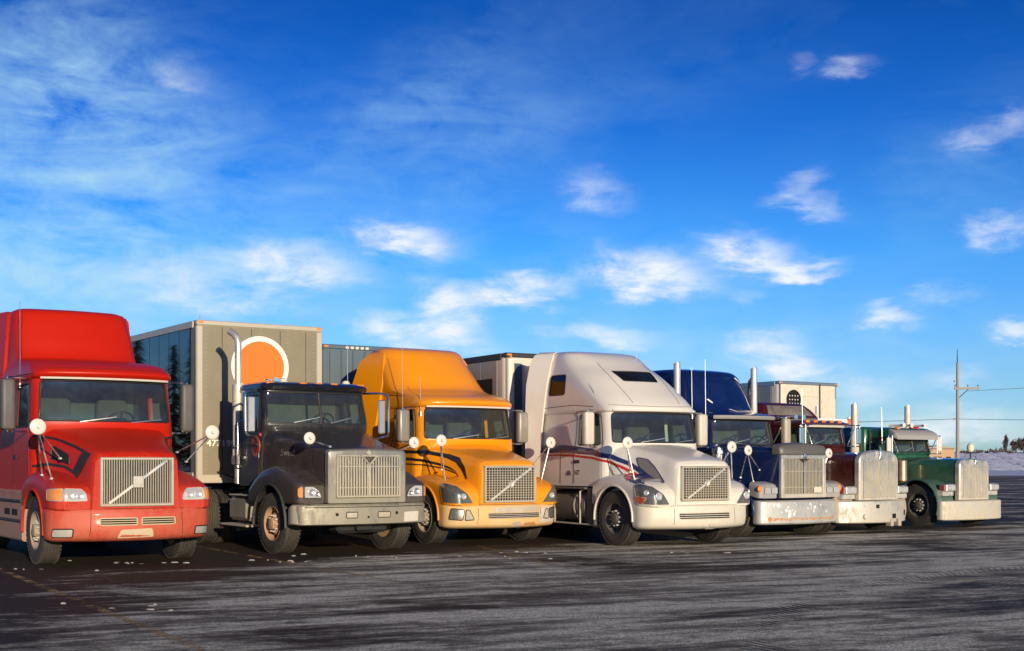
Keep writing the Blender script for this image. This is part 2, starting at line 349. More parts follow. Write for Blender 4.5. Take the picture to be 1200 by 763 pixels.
def loft(rings):
    g = G(); n = len(rings[0])
    vs = [p for r in rings for p in r]; fs = [(j*n+i, j*n+(i+1) % n, (j+1)*n+(i+1) % n, (j+1)*n+i) for j in range(len(rings)-1) for i in range(n)]
    fs += [tuple(range(n))[::-1], tuple(range((len(rings)-1)*n, len(rings)*n))]
    return g.add(vs, fs)
def zloft(keys, n=5, inset=0.0):
    """plan rings stacked in z. params w half-width, f front-corner y, b back y, c crown of the front, rf, rb corner radii"""
    rings = []
    for z, e in hermite(keys, n):
        w = e['w']-inset; f = e['f']+inset; b = e['b']-inset; c = e.get('c', 0)
        r = []
        for x, y in rrect(w, f, b, e.get('rf', .15), e.get('rb', .1)):
            t = max(0, min(1, (b-y)/(b-f))); r.append((x, y-c*(1-min(1, abs(x)/w)**2)*t*t, z))
        rings.append(r)
    return loft(rings)
def yloft(keys, n=5):
    """front-view rings stacked along y. params w half-width, b bottom z, t top z, cx centre, c crown of the top, rb, rt, tp taper of the top, lean"""
    rings = []
    for y, e in hermite(keys, n):
        w = e['w']; z0 = e['b']; z1 = e['t']; c = e.get('c', 0); cx = e.get('cx', 0); tp = e.get('tp', 1)
        r = []
        for x, z in rrect(w, z0, z1, e.get('rb', .03), e.get('rt', .1)):
            t = max(0, min(1, (z-z0)/(z1-z0))); zz = z+c*(1-min(1, abs(x)/w)**2)*t; xx = x*(1+(tp-1)*t)
            r.append((xx+cx, y+e.get('lean', 0)*t, zz))
        rings.append(r)
    g = loft(rings); g.f = [tuple(f)[::-1] for f in g.f]; return g

def rounded(pts, r, n=4):
    out = []; m = len(pts)
    for i in range(m):
        p = Vector(pts[i]); a = Vector(pts[i-1]); b = Vector(pts[(i+1) % m]); rr = r[i] if isinstance(r, (list, tuple)) else r
        u = (a-p); v = (b-p); k = min(rr, u.length*.45, v.length*.45)
        if k < 1e-4: out.append(tuple(p)); continue
        q0 = p+u.normalized()*k; q1 = p+v.normalized()*k
        for s in range(n+1):
            t = s/n; out.append(tuple(q0*(1-t)**2+p*2*t*(1-t)+q1*t*t))
    return out
class Multi:
    """several bodies probed as one: the nearest hit counts"""
    def __init__(s, l): s.l = l
    def ray_cast(s, o, d):
        best = (None, None, None, None)
        for b in s.l:
            h = b.ray_cast(o, d)
            if h[0] is not None and (best[0] is None or h[3] < best[3]): best = h
        return best
    def find_nearest(s, p):
        best = (None, None, None, None)
        for b in s.l:
            h = b.find_nearest(p)
            if h[0] is not None and (best[0] is None or h[3] < best[3]): best = h
        return best
class Ax:
    """a viewing axis to lay outlines on a body: 'F' front (x,z), 'L' left side (y,z), 'R' right side (y,z), 'T' top (x,y), number = degrees off the front"""
    def __init__(s, k):
        s.k = k
    def o(s, u, v):
        k = s.k
        if k == 'F': return Vector((u, -6, v)), Vector((0, 1, 0))
        if k == 'L': return Vector((-6, u, v)), Vector((1, 0, 0))
        if k == 'R': return Vector((6, u, v)), Vector((-1, 0, 0))
        if k == 'T': return Vector((u, v, 9)), Vector((0, 0, -1))
        a = R(k); U = Vector((math.cos(a), -math.sin(a), 0)); D = Vector((math.sin(a), math.cos(a), 0))
        return U*u + Vector((0, 0, v)) - D*6, D
def hit(bvh, ax, u, v):
    o, d = ax.o(u, v); h = bvh.ray_cast(o, d)
    if h[0] is None:
        # slide to the closest point of the body
        best = None
        for t in (4, 4.5, 5, 5.5, 6, 6.5, 7):
            q = bvh.find_nearest(o+d*t)
            if q[0] is not None and (best is None or q[3] < best[3]): best = q
        return best[0], best[1], False
    n = h[1]
    if n.dot(d) > 0: n = -n
    return h[0], n, True
def densify(pts, step):
    out = []; m = len(pts)
    for i in range(m):
        a = Vector(pts[i]); b = Vector(pts[(i+1) % m]); k = max(1, int((b-a).length/step))
        for j in range(k): out.append(tuple(a+(b-a)*j/k))
    return out
def inside(p, poly):
    x, y = p; c = False; j = len(poly)-1
    for i in range(len(poly)):
        xi, yi = poly[i]; xj, yj = poly[j]
        if (yi > y) != (yj > y) and x < (xj-xi)*(y-yi)/(yj-yi)+xi: c = not c
        j = i
    return c
def patch(poly, axis, bvh, t=0.006, depth=0.02, step=0.07, smooth_n=False):
    """a panel that follows the body under the outline, raised by t, with an edge down into the body"""
    ax = Ax(axis); B = densify(poly, step); n = len(B)
    u0 = min(p[0] for p in B); u1 = max(p[0] for p in B); v0 = min(p[1] for p in B); v1 = max(p[1] for p in B)
    pts = [Vector(p) for p in B]; nu = int((u1-u0)/step)+1; nv = int((v1-v0)/step)+1
    for i in range(1, nu):
        for j in range(1, nv):
            p = (u0+(u1-u0)*(i+.13)/nu, v0+(v1-v0)*(j+.07)/nv)
            if inside(p, B):
                d = min((Vector(p)-Vector(q)).length for q in B)
                if d > step*.35: pts.append(Vector(p))
    r = delaunay_2d_cdt(pts, [(i, (i+1) % n) for i in range(n)], [], 1, 1e-6)
    V2 = r[0]; F2 = [tuple(f) for f in r[2]]
    if len(V2) < 3: return G()
    g = G(); vs = []; nn = []
    for p in V2:
        h, nrm, ok = hit(bvh, ax, p[0], p[1]); vs.append(h); nn.append(nrm)
    o, d = ax.o(0, 0)
    tri = []
    for f in F2:
        a, b, c = (vs[k] for k in f); nr = (b-a).cross(c-a)
        if nr.length < 1e-10: continue
        tri.append(f if nr.dot(d) < 0 else tuple(f)[::-1])
    N = [Vector((0, 0, 0)) for _ in vs]
    for f in tri:
        a, b, c = (vs[k] for k in f); nr = (b-a).cross(c-a)
        for k in f: N[k] += nr
    N = [x.normalized() if x.length > 1e-12 else y for x, y in zip(N, nn)]
    top = [v+m*t for v, m in zip(vs, N)]; g.add(top, tri)
    if depth:
        edges = {}
        for f in tri:
            for k in range(3):
                e = (f[k], f[(k+1) % 3]); edges[e] = 1
        bd = [e for e in edges if (e[1], e[0]) not in edges]
        for a, b in bd:
            g.add([top[a], top[b], vs[b]-N[b]*depth, vs[a]-N[a]*depth], [(0, 3, 2, 1)])
    return g
def trim(poly, axis, bvh, r=0.012, off=0.0, n=6, step=0.08, closed=True):
    ax = Ax(axis); B = densify(poly, step) if closed else poly_open(poly, step); pts = []
    for p in B:
        h, nr, ok = hit(bvh, ax, *p); pts.append(h+nr*off)
    return G().tube(pts, r, n, closed)
def poly_open(pts, step):
    out = []
    for a, b in zip(pts[:-1], pts[1:]):
        a = Vector(a); b = Vector(b); k = max(1, int((b-a).length/step)); out += [tuple(a+(b-a)*j/k) for j in range(k)]
    return out+[tuple(pts[-1])]
def ribbon(pts, widths):
    """outline of a tapering stripe along a centre line"""
    P = [Vector(p) for p in pts]; up = []; dn = []
    for i, p in enumerate(P):
        t = (P[min(i+1, len(P)-1)]-P[max(i-1, 0)]).normalized(); nrm = Vector((-t.y, t.x)); up.append(tuple(p+nrm*widths[i]/2)); dn.append(tuple(p-nrm*widths[i]/2))
    return up+dn[::-1]
def stripe(pts, widths, axis, bvh, t=0.003):
    """painted stripe as quads following the body"""
    ax = Ax(axis); P = poly_open(pts, 0.06); m = len(P); out = []; g = G()
    L = [0]
    for a, b in zip(pts[:-1], pts[1:]): L.append(L[-1]+(Vector(b)-Vector(a)).length)
    run = 0; prev = Vector(P[0])
    for i, p in enumerate(P):
        p = Vector(p); run += (p-prev).length; prev = p
        w = widths[-1]
        for k in range(len(L)-1):
            if run <= L[k+1]+1e-6: q = (run-L[k])/max(1e-6, L[k+1]-L[k]); w = widths[k]*(1-q)+widths[k+1]*q; break
        tg = (Vector(P[min(i+1, m-1)])-Vector(P[max(i-1, 0)])).normalized(); nr = Vector((-tg.y, tg.x))
        for s in (-.5, -.17, .17, .5):
            q = p+nr*w*s; h, hn, ok = hit(bvh, ax, q.x, q.y); out.append(h+hn*t)
    fs = []
    o, d = ax.o(0, 0)
    for i in range(m-1):
        for k in range(3):
            f = (i*4+k, i*4+k+1, i*4+k+5, i*4+k+4); a, b, c = out[f[0]], out[f[1]], out[f[2]]
            fs.append(f if (b-a).cross(c-a).dot(d) < 0 else f[::-1])
    return g.add(out, fs)
def prism_cut(poly, axis, d0, d1):
    """closed prism along an axis between two depths"""
    ax = Ax(axis); a = []; b = []
    for p in poly:
        o, d = ax.o(*p); a.append(o+d*d0); b.append(o+d*d1)
    g = G().prism(a, b); return g
def fix_normals(me):
    import bmesh
    bm = bmesh.new(); bm.from_mesh(me); bmesh.ops.recalc_face_normals(bm, faces=bm.faces); bm.to_mesh(me); bm.free()
def boolean(o, cutters, op='DIFFERENCE'):
    fix_normals(o.data)
    for g, m in cutters:
        c = g.build('cutter', m, o.parent); fix_normals(c.data)
        md = o.modifiers.new('b', 'BOOLEAN'); md.object = c; md.operation = op; md.solver = 'EXACT'
        try: md.material_mode = 'TRANSFER'
        except Exception: pass
        bpy.context.view_layer.update(); dg = bpy.context.evaluated_depsgraph_get(); me = bpy.data.meshes.new_from_object(o.evaluated_get(dg)); o.modifiers.clear(); old = o.data; nm = old.name
        o.data = me; bpy.data.meshes.remove(old); me.name = nm; cm = c.data; bpy.data.objects.remove(c); bpy.data.meshes.remove(cm)
    for p in o.data.polygons: p.use_smooth = True
    o.data.set_sharp_from_angle(angle=R(32))
def text_geo(s, size, axis, bvh, u, v, t=0.004, flipu=1, shear=0, align='CENTER', bold=0.0, sx=1.0):
    cu = bpy.data.curves.new('t', 'FONT'); cu.body = s; cu.size = size; cu.align_x = align; cu.align_y = 'CENTER'; cu.shear = shear; cu.offset = bold; cu.resolution_u = 3
    o = bpy.data.objects.new('t', cu); COL.objects.link(o); dg = bpy.context.evaluated_depsgraph_get(); me = bpy.data.meshes.new_from_object(o.evaluated_get(dg))
    ax = Ax(axis); g = G(); vs = []
    for q in me.vertices:
        h, n, ok = hit(bvh, ax, u+q.co.x*flipu*sx, v+q.co.y); vs.append(h+n*t)
    g.add(vs, [tuple(p.vertices) for p in me.polygons]); bpy.data.objects.remove(o); bpy.data.curves.remove(cu); bpy.data.meshes.remove(me)
    return g

# ------------------------------------------------------------------ shared truck pieces
def wheel_meshes():
    tp = [(-.135, .29), (-.142, .33), (-.150, .40), (-.142, .465), (-.128, .496), (-.112, .508)]
    for c in (-.070, -.024, .024, .070):
        tp += [(c-.012, .512), (c-.009, .497), (c+.009, .497), (c+.012, .512)]
    tp += [(.112, .508), (.128, .496), (.142, .465), (.150, .40), (.142, .33), (.135, .29)]
    g = G().lathe(tp, (0, 0, 0), (-1, 0, 0), 44, closed=True)
    for k in range(44):  # shoulder lugs
        a = 2*math.pi*(k+.5)/44
        for s in (-1, 1):
            c = Vector((s*.120, math.cos(a)*.503, math.sin(a)*.503)); t = Vector((0, -math.sin(a), math.cos(a))); rd = Vector((0, math.cos(a), math.sin(a)))
            vs = [c+Vector((sx*.022, 0, 0))+t*st*.022+rd*sr for sx in (-1, 1) for st in (-1, 1) for sr in (-.01, .009)]
            g.add(vs, [(0, 1, 3, 2), (4, 6, 7, 5), (0, 4, 5, 1), (2, 3, 7, 6), (0, 2, 6, 4), (1, 5, 7, 3)])
    tyre = g.build('tyre', M_rubber, angle=25)
    def rim(kind, m):
        g = G()
        if kind == 'front': p = [(-.13, .292), (.128, .298), (.140, .290), (.132, .280), (.06, .268), (.035, .245), (.040, .215), (.085, .175), (.100, .16), (.102, .115), (.108, .105), (.165, .092), (.175, .06), (.176, .002)]; hn = .102; hh = .062
        else: p = [(-.13, .292), (.128, .298), (.140, .290), (.130, .280), (.02, .262), (-.07, .24), (-.10, .20), (-.105, .12), (.02, .11), (.09, .085), (.10, .05), (.10, .002)]; hn = -.105; hh = -.09
        g.lathe([(-.13, .002)]+p, (0, 0, 0), (-1, 0, 0), 32)
        o = g.build('wheel', m, angle=30)
        return o
    rf = rim('front', M_rim); rr = rim('rear', M_rim)
    ng = G()
    for k in range(10):
        a = 2*math.pi*k/10; y = math.cos(a)*.137; z = math.sin(a)*.137
        ng.cyl((-.092, y, z), (-.140, y, z), .020, 6, .016); ng.cyl((-.13, y, z), (-.152, y, z), .009, 6)
    nut = ng.build('lug_nuts', M_chrome2)
    h = G()
    for k in range(10):
        a = 2*math.pi*(k+.5)/10; y = math.cos(a)*.213; z = math.sin(a)*.213; h.cyl((-.02, y, z), (-.064, y, z), .026, 10)
    hole = h.build('hand_hole', M_gap)
    out = dict(tyre=tyre.data, rf=rf.data, rr=rr.data, hole=hole.data, nut=nut.data)
    for o in (tyre, rf, rr, hole, nut): bpy.data.objects.remove(o)
    return out
WM = wheel_meshes()
RUSTY = WM['rf'].copy(); RUSTY.materials[0] = M_rim_rust
DARKRIM = WM['rf'].copy(); DARKRIM.materials[0] = M_black
def wheel(parent, x, y, kind='rf', steer=0, r=1.0, roll=None):
    s = -1 if x < 0 else 1
    o = bpy.data.objects.new('wheel', RUSTY if kind == 'rust' else DARKRIM if kind == 'dark' else WM[kind]); COL.objects.link(o); o.parent = parent
    o.location = (x - s*.15, y, .505*r); o.rotation_euler = (random.random()*6 if roll is None else roll, 0, R(steer)+(0 if s < 0 else math.pi)); o.scale = (1, r, r)
    ty = bpy.data.objects.new('tyre', WM['tyre']); COL.objects.link(ty); ty.parent = o
    if kind in ('rf', 'rust', 'dark'):
        nu = bpy.data.objects.new('lug_nuts', WM['nut']); COL.objects.link(nu); nu.parent = o; nu['kind'] = 'stuff'
        h = bpy.data.objects.new('hand_holes', WM['hole']); COL.objects.link(h); h.parent = o; h['kind'] = 'stuff'
    return o
def rear_axles(parent, ys, w=1.22):
    for y in ys:
        for s in (-1, 1):
            wheel(parent, s*w, y, 'rr'); wheel(parent, s*(w-.34), y, 'rr')
        G().cyl((-w+.3, y, .5), (w-.3, y, .5), .09, 10).build('axle', M_dark, parent)
def chassis(parent, y0, y1, zt=.98):
    g = G()
    for s in (-1, 1): g.box(s*.36, s*.46, y0, y1, zt-.28, zt, .01)
    for y in [y0+.3+i*.9 for i in range(int((y1-y0)/.9))]: g.box(-.36, .36, y, y+.1, zt-.22, zt-.08)
    g.box(-.45, .45, -.35, .75, .62, 1.15, .05)   # engine underside
    g.cyl((-.9, 0, .5), (.9, 0, .5), .06, 10)       # steer axle beam
    g.box(-.9, .9, -.05, .05, .44, .56, .02)
    for s in (-1, 1): g.box(s*.40, s*.50, -.75, .75, .56, .64, .01); g.beam((s*.62, -.1, .42), (s*.62, .1, .42), .1, .1)
    g.cyl((-.8, -.16, .42), (.8, -.16, .42), .022, 8)
    g.build('chassis', M_dark, parent)
def disc_mirror(parent, c, r, bases, mat=None, tilt=(0, -1, .05)):
    """round convex mirror on stalks"""
    mat = mat or M_white
    c = Vector(c); d = Vector(tilt).normalized()
    g = G().lathe([(0, r*.82), (.010, r*.88), (.022, r*.86), (.034, r*.74), (.040, r*.5), (.043, r*.2), (.044, .002)], c-d*.0, d, 24)
    g.lathe([(.06, .03), (.085, .025), (.088, .002)], c, d, 10)
    o = g.build('hood_mirror', mat, parent)
    k = G(); k.lathe([(0, .002), (-.006, r*.8), (.001, r*.8)], c, d, 20)
    a = G()
    p0 = c+Vector((0, 0.01, -r*.2))
    for b in bases:
        b = Vector(b); a.tube([p0+(b-p0)*0, p0+(b-p0)*.5, b], .011, 6); a.cyl(b+Vector((0, 0, -.015)), b+Vector((0, 0, .012)), .03, 10)
    a.build('stalk', M_chrome, o); k.build('reflector', M_chrome2, o)
def tall_mirror(parent, x, y, z0, z1, w, mat, bracket=True, xin=None, style='box'):
    s = -1 if x < 0 else 1; g = G()
    cx = x
    rings = []
    for t, (ww, dd) in [(0, (.6, .5)), (.03, (.92, .85)), (.08, (1, 1)), (.92, (1, 1)), (.97, (.92, .85)), (1, (.6, .5))]:
        z = z0+(z1-z0)*t; rings.append([(cx+px, y+py, z) for px, py in rrect(w/2*ww, -.09*dd, .05, .055*dd, .02, 6, 4, 2)])
    o = loft(rings).build('mirror', mat, parent)
    G().box(cx-w/2*.88, cx+w/2*.88, y+.046, y+.056, z0+.06, z1-.06, .004).build('reflector', M_chrome2, o)
    if bracket and xin is not None:
        for z in (z0+.03, z1-.03):
            zz = z+(.05 if z > (z0+z1)/2 else -.05); b = G()
            b.tube([(cx, y, z), (cx, y, zz), (cx-s*.05, y, zz+.0), (xin, y+.05, zz)], .016, 6)
            b.build('bracket', M_chrome, o)
    return o
def interior(t, f, zb, w, yb):
    """dashboard, steering wheel and seats; f front y at the base of the windscreen, zb its height"""
    yloft([(f+.08, dict(w=w-.12, b=zb-.5, t=zb-.10, rt=.05)), (f+.30, dict(t=zb-.03)), (f+.50, dict(t=zb-.06, rt=.1)), (f+.60, dict(t=zb-.25))], 4).build('dashboard', M_dash, t)
    g = G(); c = Vector((w*.46, f+.78, zb+.04)); n = Vector((0, .75, .66)).normalized(); X = Vector((1, 0, 0)); Y = n.cross(X)
    ring = [c+X*math.cos(a)*.225+Y*math.sin(a)*.225 for a in [2*math.pi*i/28 for i in range(28)]]
    g.tube(ring, .017, 7, True)
    for a in (0.3, 2.84, 4.7): g.tube([c, c+X*math.cos(a)*.22+Y*math.sin(a)*.22], .014, 6)
    g.cyl(c-n*.03, c+n*.03, .05, 12); g.tube([c, c-n*.5], .03, 8); g.build('steering_wheel', M_black, t)
    for s in (-1, 1):
        x = s*w*.46; y = f+1.2
        g = yloft([(y-.02, dict(cx=x, w=.24, b=zb-.25, t=zb+.42, rt=.08, rb=.05)), (y+.03, dict(cx=x, w=.26, t=zb+.45, rt=.1)), (y+.12, dict(cx=x, w=.25, t=zb+.43)), (y+.16, dict(cx=x, w=.2, t=zb+.38))], 3)
        g.v += []
        h = yloft([(y+.02, dict(cx=x, w=.11, b=zb+.42, t=zb+.60, rt=.06, rb=.05)), (y+.06, dict(cx=x, w=.14, t=zb+.62, rt=.07)), (y+.12, dict(cx=x, w=.12, t=zb+.60))], 3)
        g.add(h.v, h.f); g.box(x-.25, x+.25, y-.42, y+.05, zb-.42, zb-.28, .05)
        g.build('seat', M_seat, t)
    G().box(-w+.10, w-.10, yb-.10, yb-.07, zb-.6, zb+.62).build('curtain', M_curt, t)
def cab_shell(t, keys, paint, ws, side, yb, zc, name='cab', n=5, extra_side=[], skylight=None, split=None, glassm=None):
    """the cab: a lofted body hollowed out, with cut openings, glazing and rubber seals"""
    body = zloft(keys, n); bv = body.bvh()
    o = body.build(name, paint, t, angle=32)
    smp = [(z, e) for z, e in hermite(keys, n)]
    cav = []
    zs = [zc[0]+(zc[1]-zc[0])*i/14 for i in range(15)]
    def at(z):
        for (za, ea), (zb_, eb) in zip(smp[:-1], smp[1:]):
            if za <= z <= zb_:
                q = (z-za)/max(1e-6, zb_-za); return {k: ea[k]*(1-q)+eb[k]*q for k in ea}
        return smp[-1][1]
    rings = []
    for z in zs:
        e = at(z); w = e['w']-.055; f = max(e['f'], at(ws_bottom(ws))['f'])+.055; r = []
        for x, y in rrect(w, f, yb, e.get('rf', .15)*.9, .05):
            q = max(0, min(1, (yb-y)/(yb-f))); r.append((x, y-e.get('c', 0)*(1-min(1, abs(x)/w)**2)*q*q, z))
        rings.append(r)
    cuts = [(loft(rings), M_inner)]
    fmid = at((zc[0]+zc[1])/2)['f']
    cuts.append((prism_cut(ws, 'F', 4.0, 6+fmid+.55), paint))
    sp = G(); first = True
    for s in side+extra_side:
        for ax in ('L', 'R'): cuts.append((prism_cut(s, ax, 4.4, 5.45), paint))
    if skylight: cuts.append((prism_cut(skylight, 'F', 4.0, 6+fmid+1.6), M_gap))
    boolean(o, cuts)
    gm = glassm or M_glass
    patch(ws, 'F', bv, -.018, 0, .09).build('windshield', gm, t, angle=60)
    trim(ws, 'F', bv, .017, 0, 6, .06).build('windshield_seal', M_black, t)
    for s in side:
        for ax in ('L', 'R'):
            patch(s, ax, bv, -.018, 0, .12).build('side_window', gm, t, angle=60); trim(s, ax, bv, .014, 0, 6, .08).build('window_seal', M_black, t)
    for s in extra_side:
        for ax in ('L', 'R'):
            patch(s, ax, bv, -.01, .02, .12).build('bunk_window', M_gdark, t, angle=60); trim(s, ax, bv, .012, 0, 6, .06).build('window_seal', M_black, t)
    if skylight: patch(skylight, 'F', bv, -.008, .02, .08).build('skylight', M_gdark, t, angle=60); trim(skylight, 'F', bv, .010, 0, 6, .06).build('window_seal', M_black, t)
    if split:
        pts = [(split, ws_bottom(ws)), (split, max(p[1] for p in ws))]
        trim(pts, 'F', bv, .022, -.004, 6, .05, False).build('centre_post', M_black, t)
    return o, bv
def ws_bottom(ws): return min(p[1] for p in ws)
def wipers(t, bv, zb, segs, off=.02):
    for (x0, z0), (x1, z1) in segs:
        ax = Ax('F'); pts = []
        for i in range(9):
            q = i/8; h, n, ok = hit(bv, ax, x0+(x1-x0)*q, z0+(z1-z0)*q); pts.append(h+n*off)
        g = G().tube(pts, .009, 5)
        pts2 = []
        for i in range(5):
            q = i/4; h, n, ok = hit(bv, ax, x1+(q-.5)*(x1-x0)*.8, z1+(q-.5)*(z1-z0)*.8+.0); pts2.append(h+n*(off-.004))
        g.tube(pts2, .010, 5); g.build('wiper', M_rail, t)
def bars_grille(t, hw, zb, zt, y, n, mat, fr=.05, barw=.012, lean=0.0, back=.06, rows=(), framemat=None, notch=None, bars_kind=True):
    """framed upright-bar grille standing proud of the nose"""
    fm = framemat or mat
    g = G(); g.box(-hw, hw, y, y+.09, zt-fr, zt, .012); g.box(-hw, hw, y, y+.09, zb, zb+fr, .012)
    for s in (-1, 1): g.box(s*hw, s*(hw-fr), y+.003, y+.093, zb+fr*.5, zt-fr*.5, .012)
    g.build('grille_frame', fm, t)
    G().box(-hw+fr*.8, hw-fr*.8, y+back, y+back+.02, zb+fr*.8, zt-fr*.8).build('grille_backing', M_grback, t)
    w = (hw-fr)*2; st = w/n
    for i in range(n):
        x = -hw+fr+st*(i+.5)
        z1 = zt-fr+.006
        if notch: z1 -= max(0, notch*(1-abs(x)/.16))
        b = G().box(x-barw/2, x+barw/2, y+.012, y+.055, zb+fr-.006, z1, .003); b.build('grille_bar', mat, t)
    for z in rows: G().box(-hw+fr, hw-fr, y+.02, y+.045, z-.006, z+.006).build('grille_rail', mat, t)
def mesh_grille(t, hw, zb, zt, y, mat, fr=.045, nx=18, nz=13):
    g = G(); g.box(-hw, hw, y, y+.08, zt-fr, zt, .012); g.box(-hw, hw, y, y+.08, zb, zb+fr, .012)
    for s in (-1, 1): g.box(s*hw, s*(hw-fr), y+.003, y+.083, zb+fr*.5, zt-fr*.5, .012)
    g.build('grille_frame', mat, t)
    G().box(-hw+fr*.8, hw-fr*.8, y+.042, y+.062, zb+fr*.8, zt-fr*.8).build('grille_backing', M_gap, t)
    for i in range(1, nx): x = -hw+fr+(hw-fr)*2*i/nx; G().box(x-.0065, x+.0065, y+.010, y+.034, zb+fr-.004, zt-fr+.004, .002).build('grille_bar', mat, t)
    for i in range(1, nz): z = zb+fr+(zt-zb-2*fr)*i/nz; G().box(-hw+fr-.004, hw-fr+.004, y+.014, y+.032, z-.0065, z+.0065, .002).build('grille_rail', mat, t)
def diagonal(t, x0, z0, x1, z1, y, mat, emblem=None, em=None):
    G().beam((x0, y-.012, z0), (x1, y-.012, z1), .05, .03, .006) if False else None
    d = Vector((x1-x0, 0, z1-z0)); L = d.length; n = Vector((-d.z, 0, d.x)).normalized()*.018; g = G(); a = Vector((x0, y, z0)); b = Vector((x1, y, z1))
    vs = [p+n*s+Vector((0, o, 0)) for p in (a, b) for s in (-1, 1) for o in (-.018, .012)]
    g.add(vs, [(0, 1, 3, 2), (4, 6, 7, 5), (0, 4, 5, 1), (2, 3, 7, 6), (0, 2, 6, 4), (1, 5, 7, 3)]); g.build('diagonal_bar', mat, t)
    if emblem == 'square':
        cx, cz = (x0+x1)/2, (z0+z1)/2; G().box(cx-.085, cx+.085, y-.034, y-.012, cz-.09, cz+.09, .01).build('emblem', em or M_rail, t)
    elif emblem:
        cx, cz = (x0+x1)/2, (z0+z1)/2; g = G().lathe([(0, .058), (.012, .058), (.02, .048), (.016, .034), (.012, .002)], (cx, y-.015, cz), (0, -1, 0), 20); g.build('emblem', em or M_chrome, t)
def arch_cut(y=0, z=.5, r=.63, x0=-2, x1=2, n=40):
    return G().cyl((x0, y, z), (x1, y, z), r, n)
def antenna(t, x, y, z0, z1, mat=None, lean=.02):
    g = G().tube([(x, y, z0), (x, y+lean*.5, (z0+z1)/2), (x, y+lean, z1)], [.007, .006, .004], 5); g.cyl((x, y, z0-.02), (x, y, z0+.06), .018, 8); g.build('antenna', mat or M_rail, t)
def bolt_row(g, pts, r=.012, d=(-1, 0, 0)):
    for p in pts: p = Vector(p); g.cyl(p, p+Vector(d)*.012, r, 6)
def roof_lamp(t, x, y, z, mat, w=.07):
    yloft([(y-.055, dict(cx=x, w=w*.6, b=z, t=z+.02, rt=.02, rb=.001)), (y-.03, dict(cx=x, w=w, t=z+.05, rt=.03)), (y+.05, dict(cx=x, w=w, t=z+.055)), (y+.10, dict(cx=x, w=w*.6, t=z+.03))], 3).build('marker_lamp', mat, t)
def tank(t, x, y0, y1, z, r, mat):
    s = -1 if x < 0 else 1
    g = G().lathe([(0, .002), (0.0, r*.9), (.03, r), (y1-y0-.03, r), (y1-y0, r*.9), (y1-y0+.001, .002)], (x, y0, z), (0, 1, 0), 28); o = g.build('fuel_tank', mat, t)
    b = G()
    for q in (.22, .78):
        y = y0+(y1-y0)*q; b.lathe([(0, r+.004), (.05, r+.004), (.05, r+.010), (0, r+.010)], (x, y, z), (0, 1, 0), 28, True)
    b.build('tank_strap', M_chrome, o); G().cyl((x+s*.02, y0+.2, z+r*.95), (x+s*.02, y0+.2, z+r+.05), .05, 14).build('filler_cap', M_rail, o)

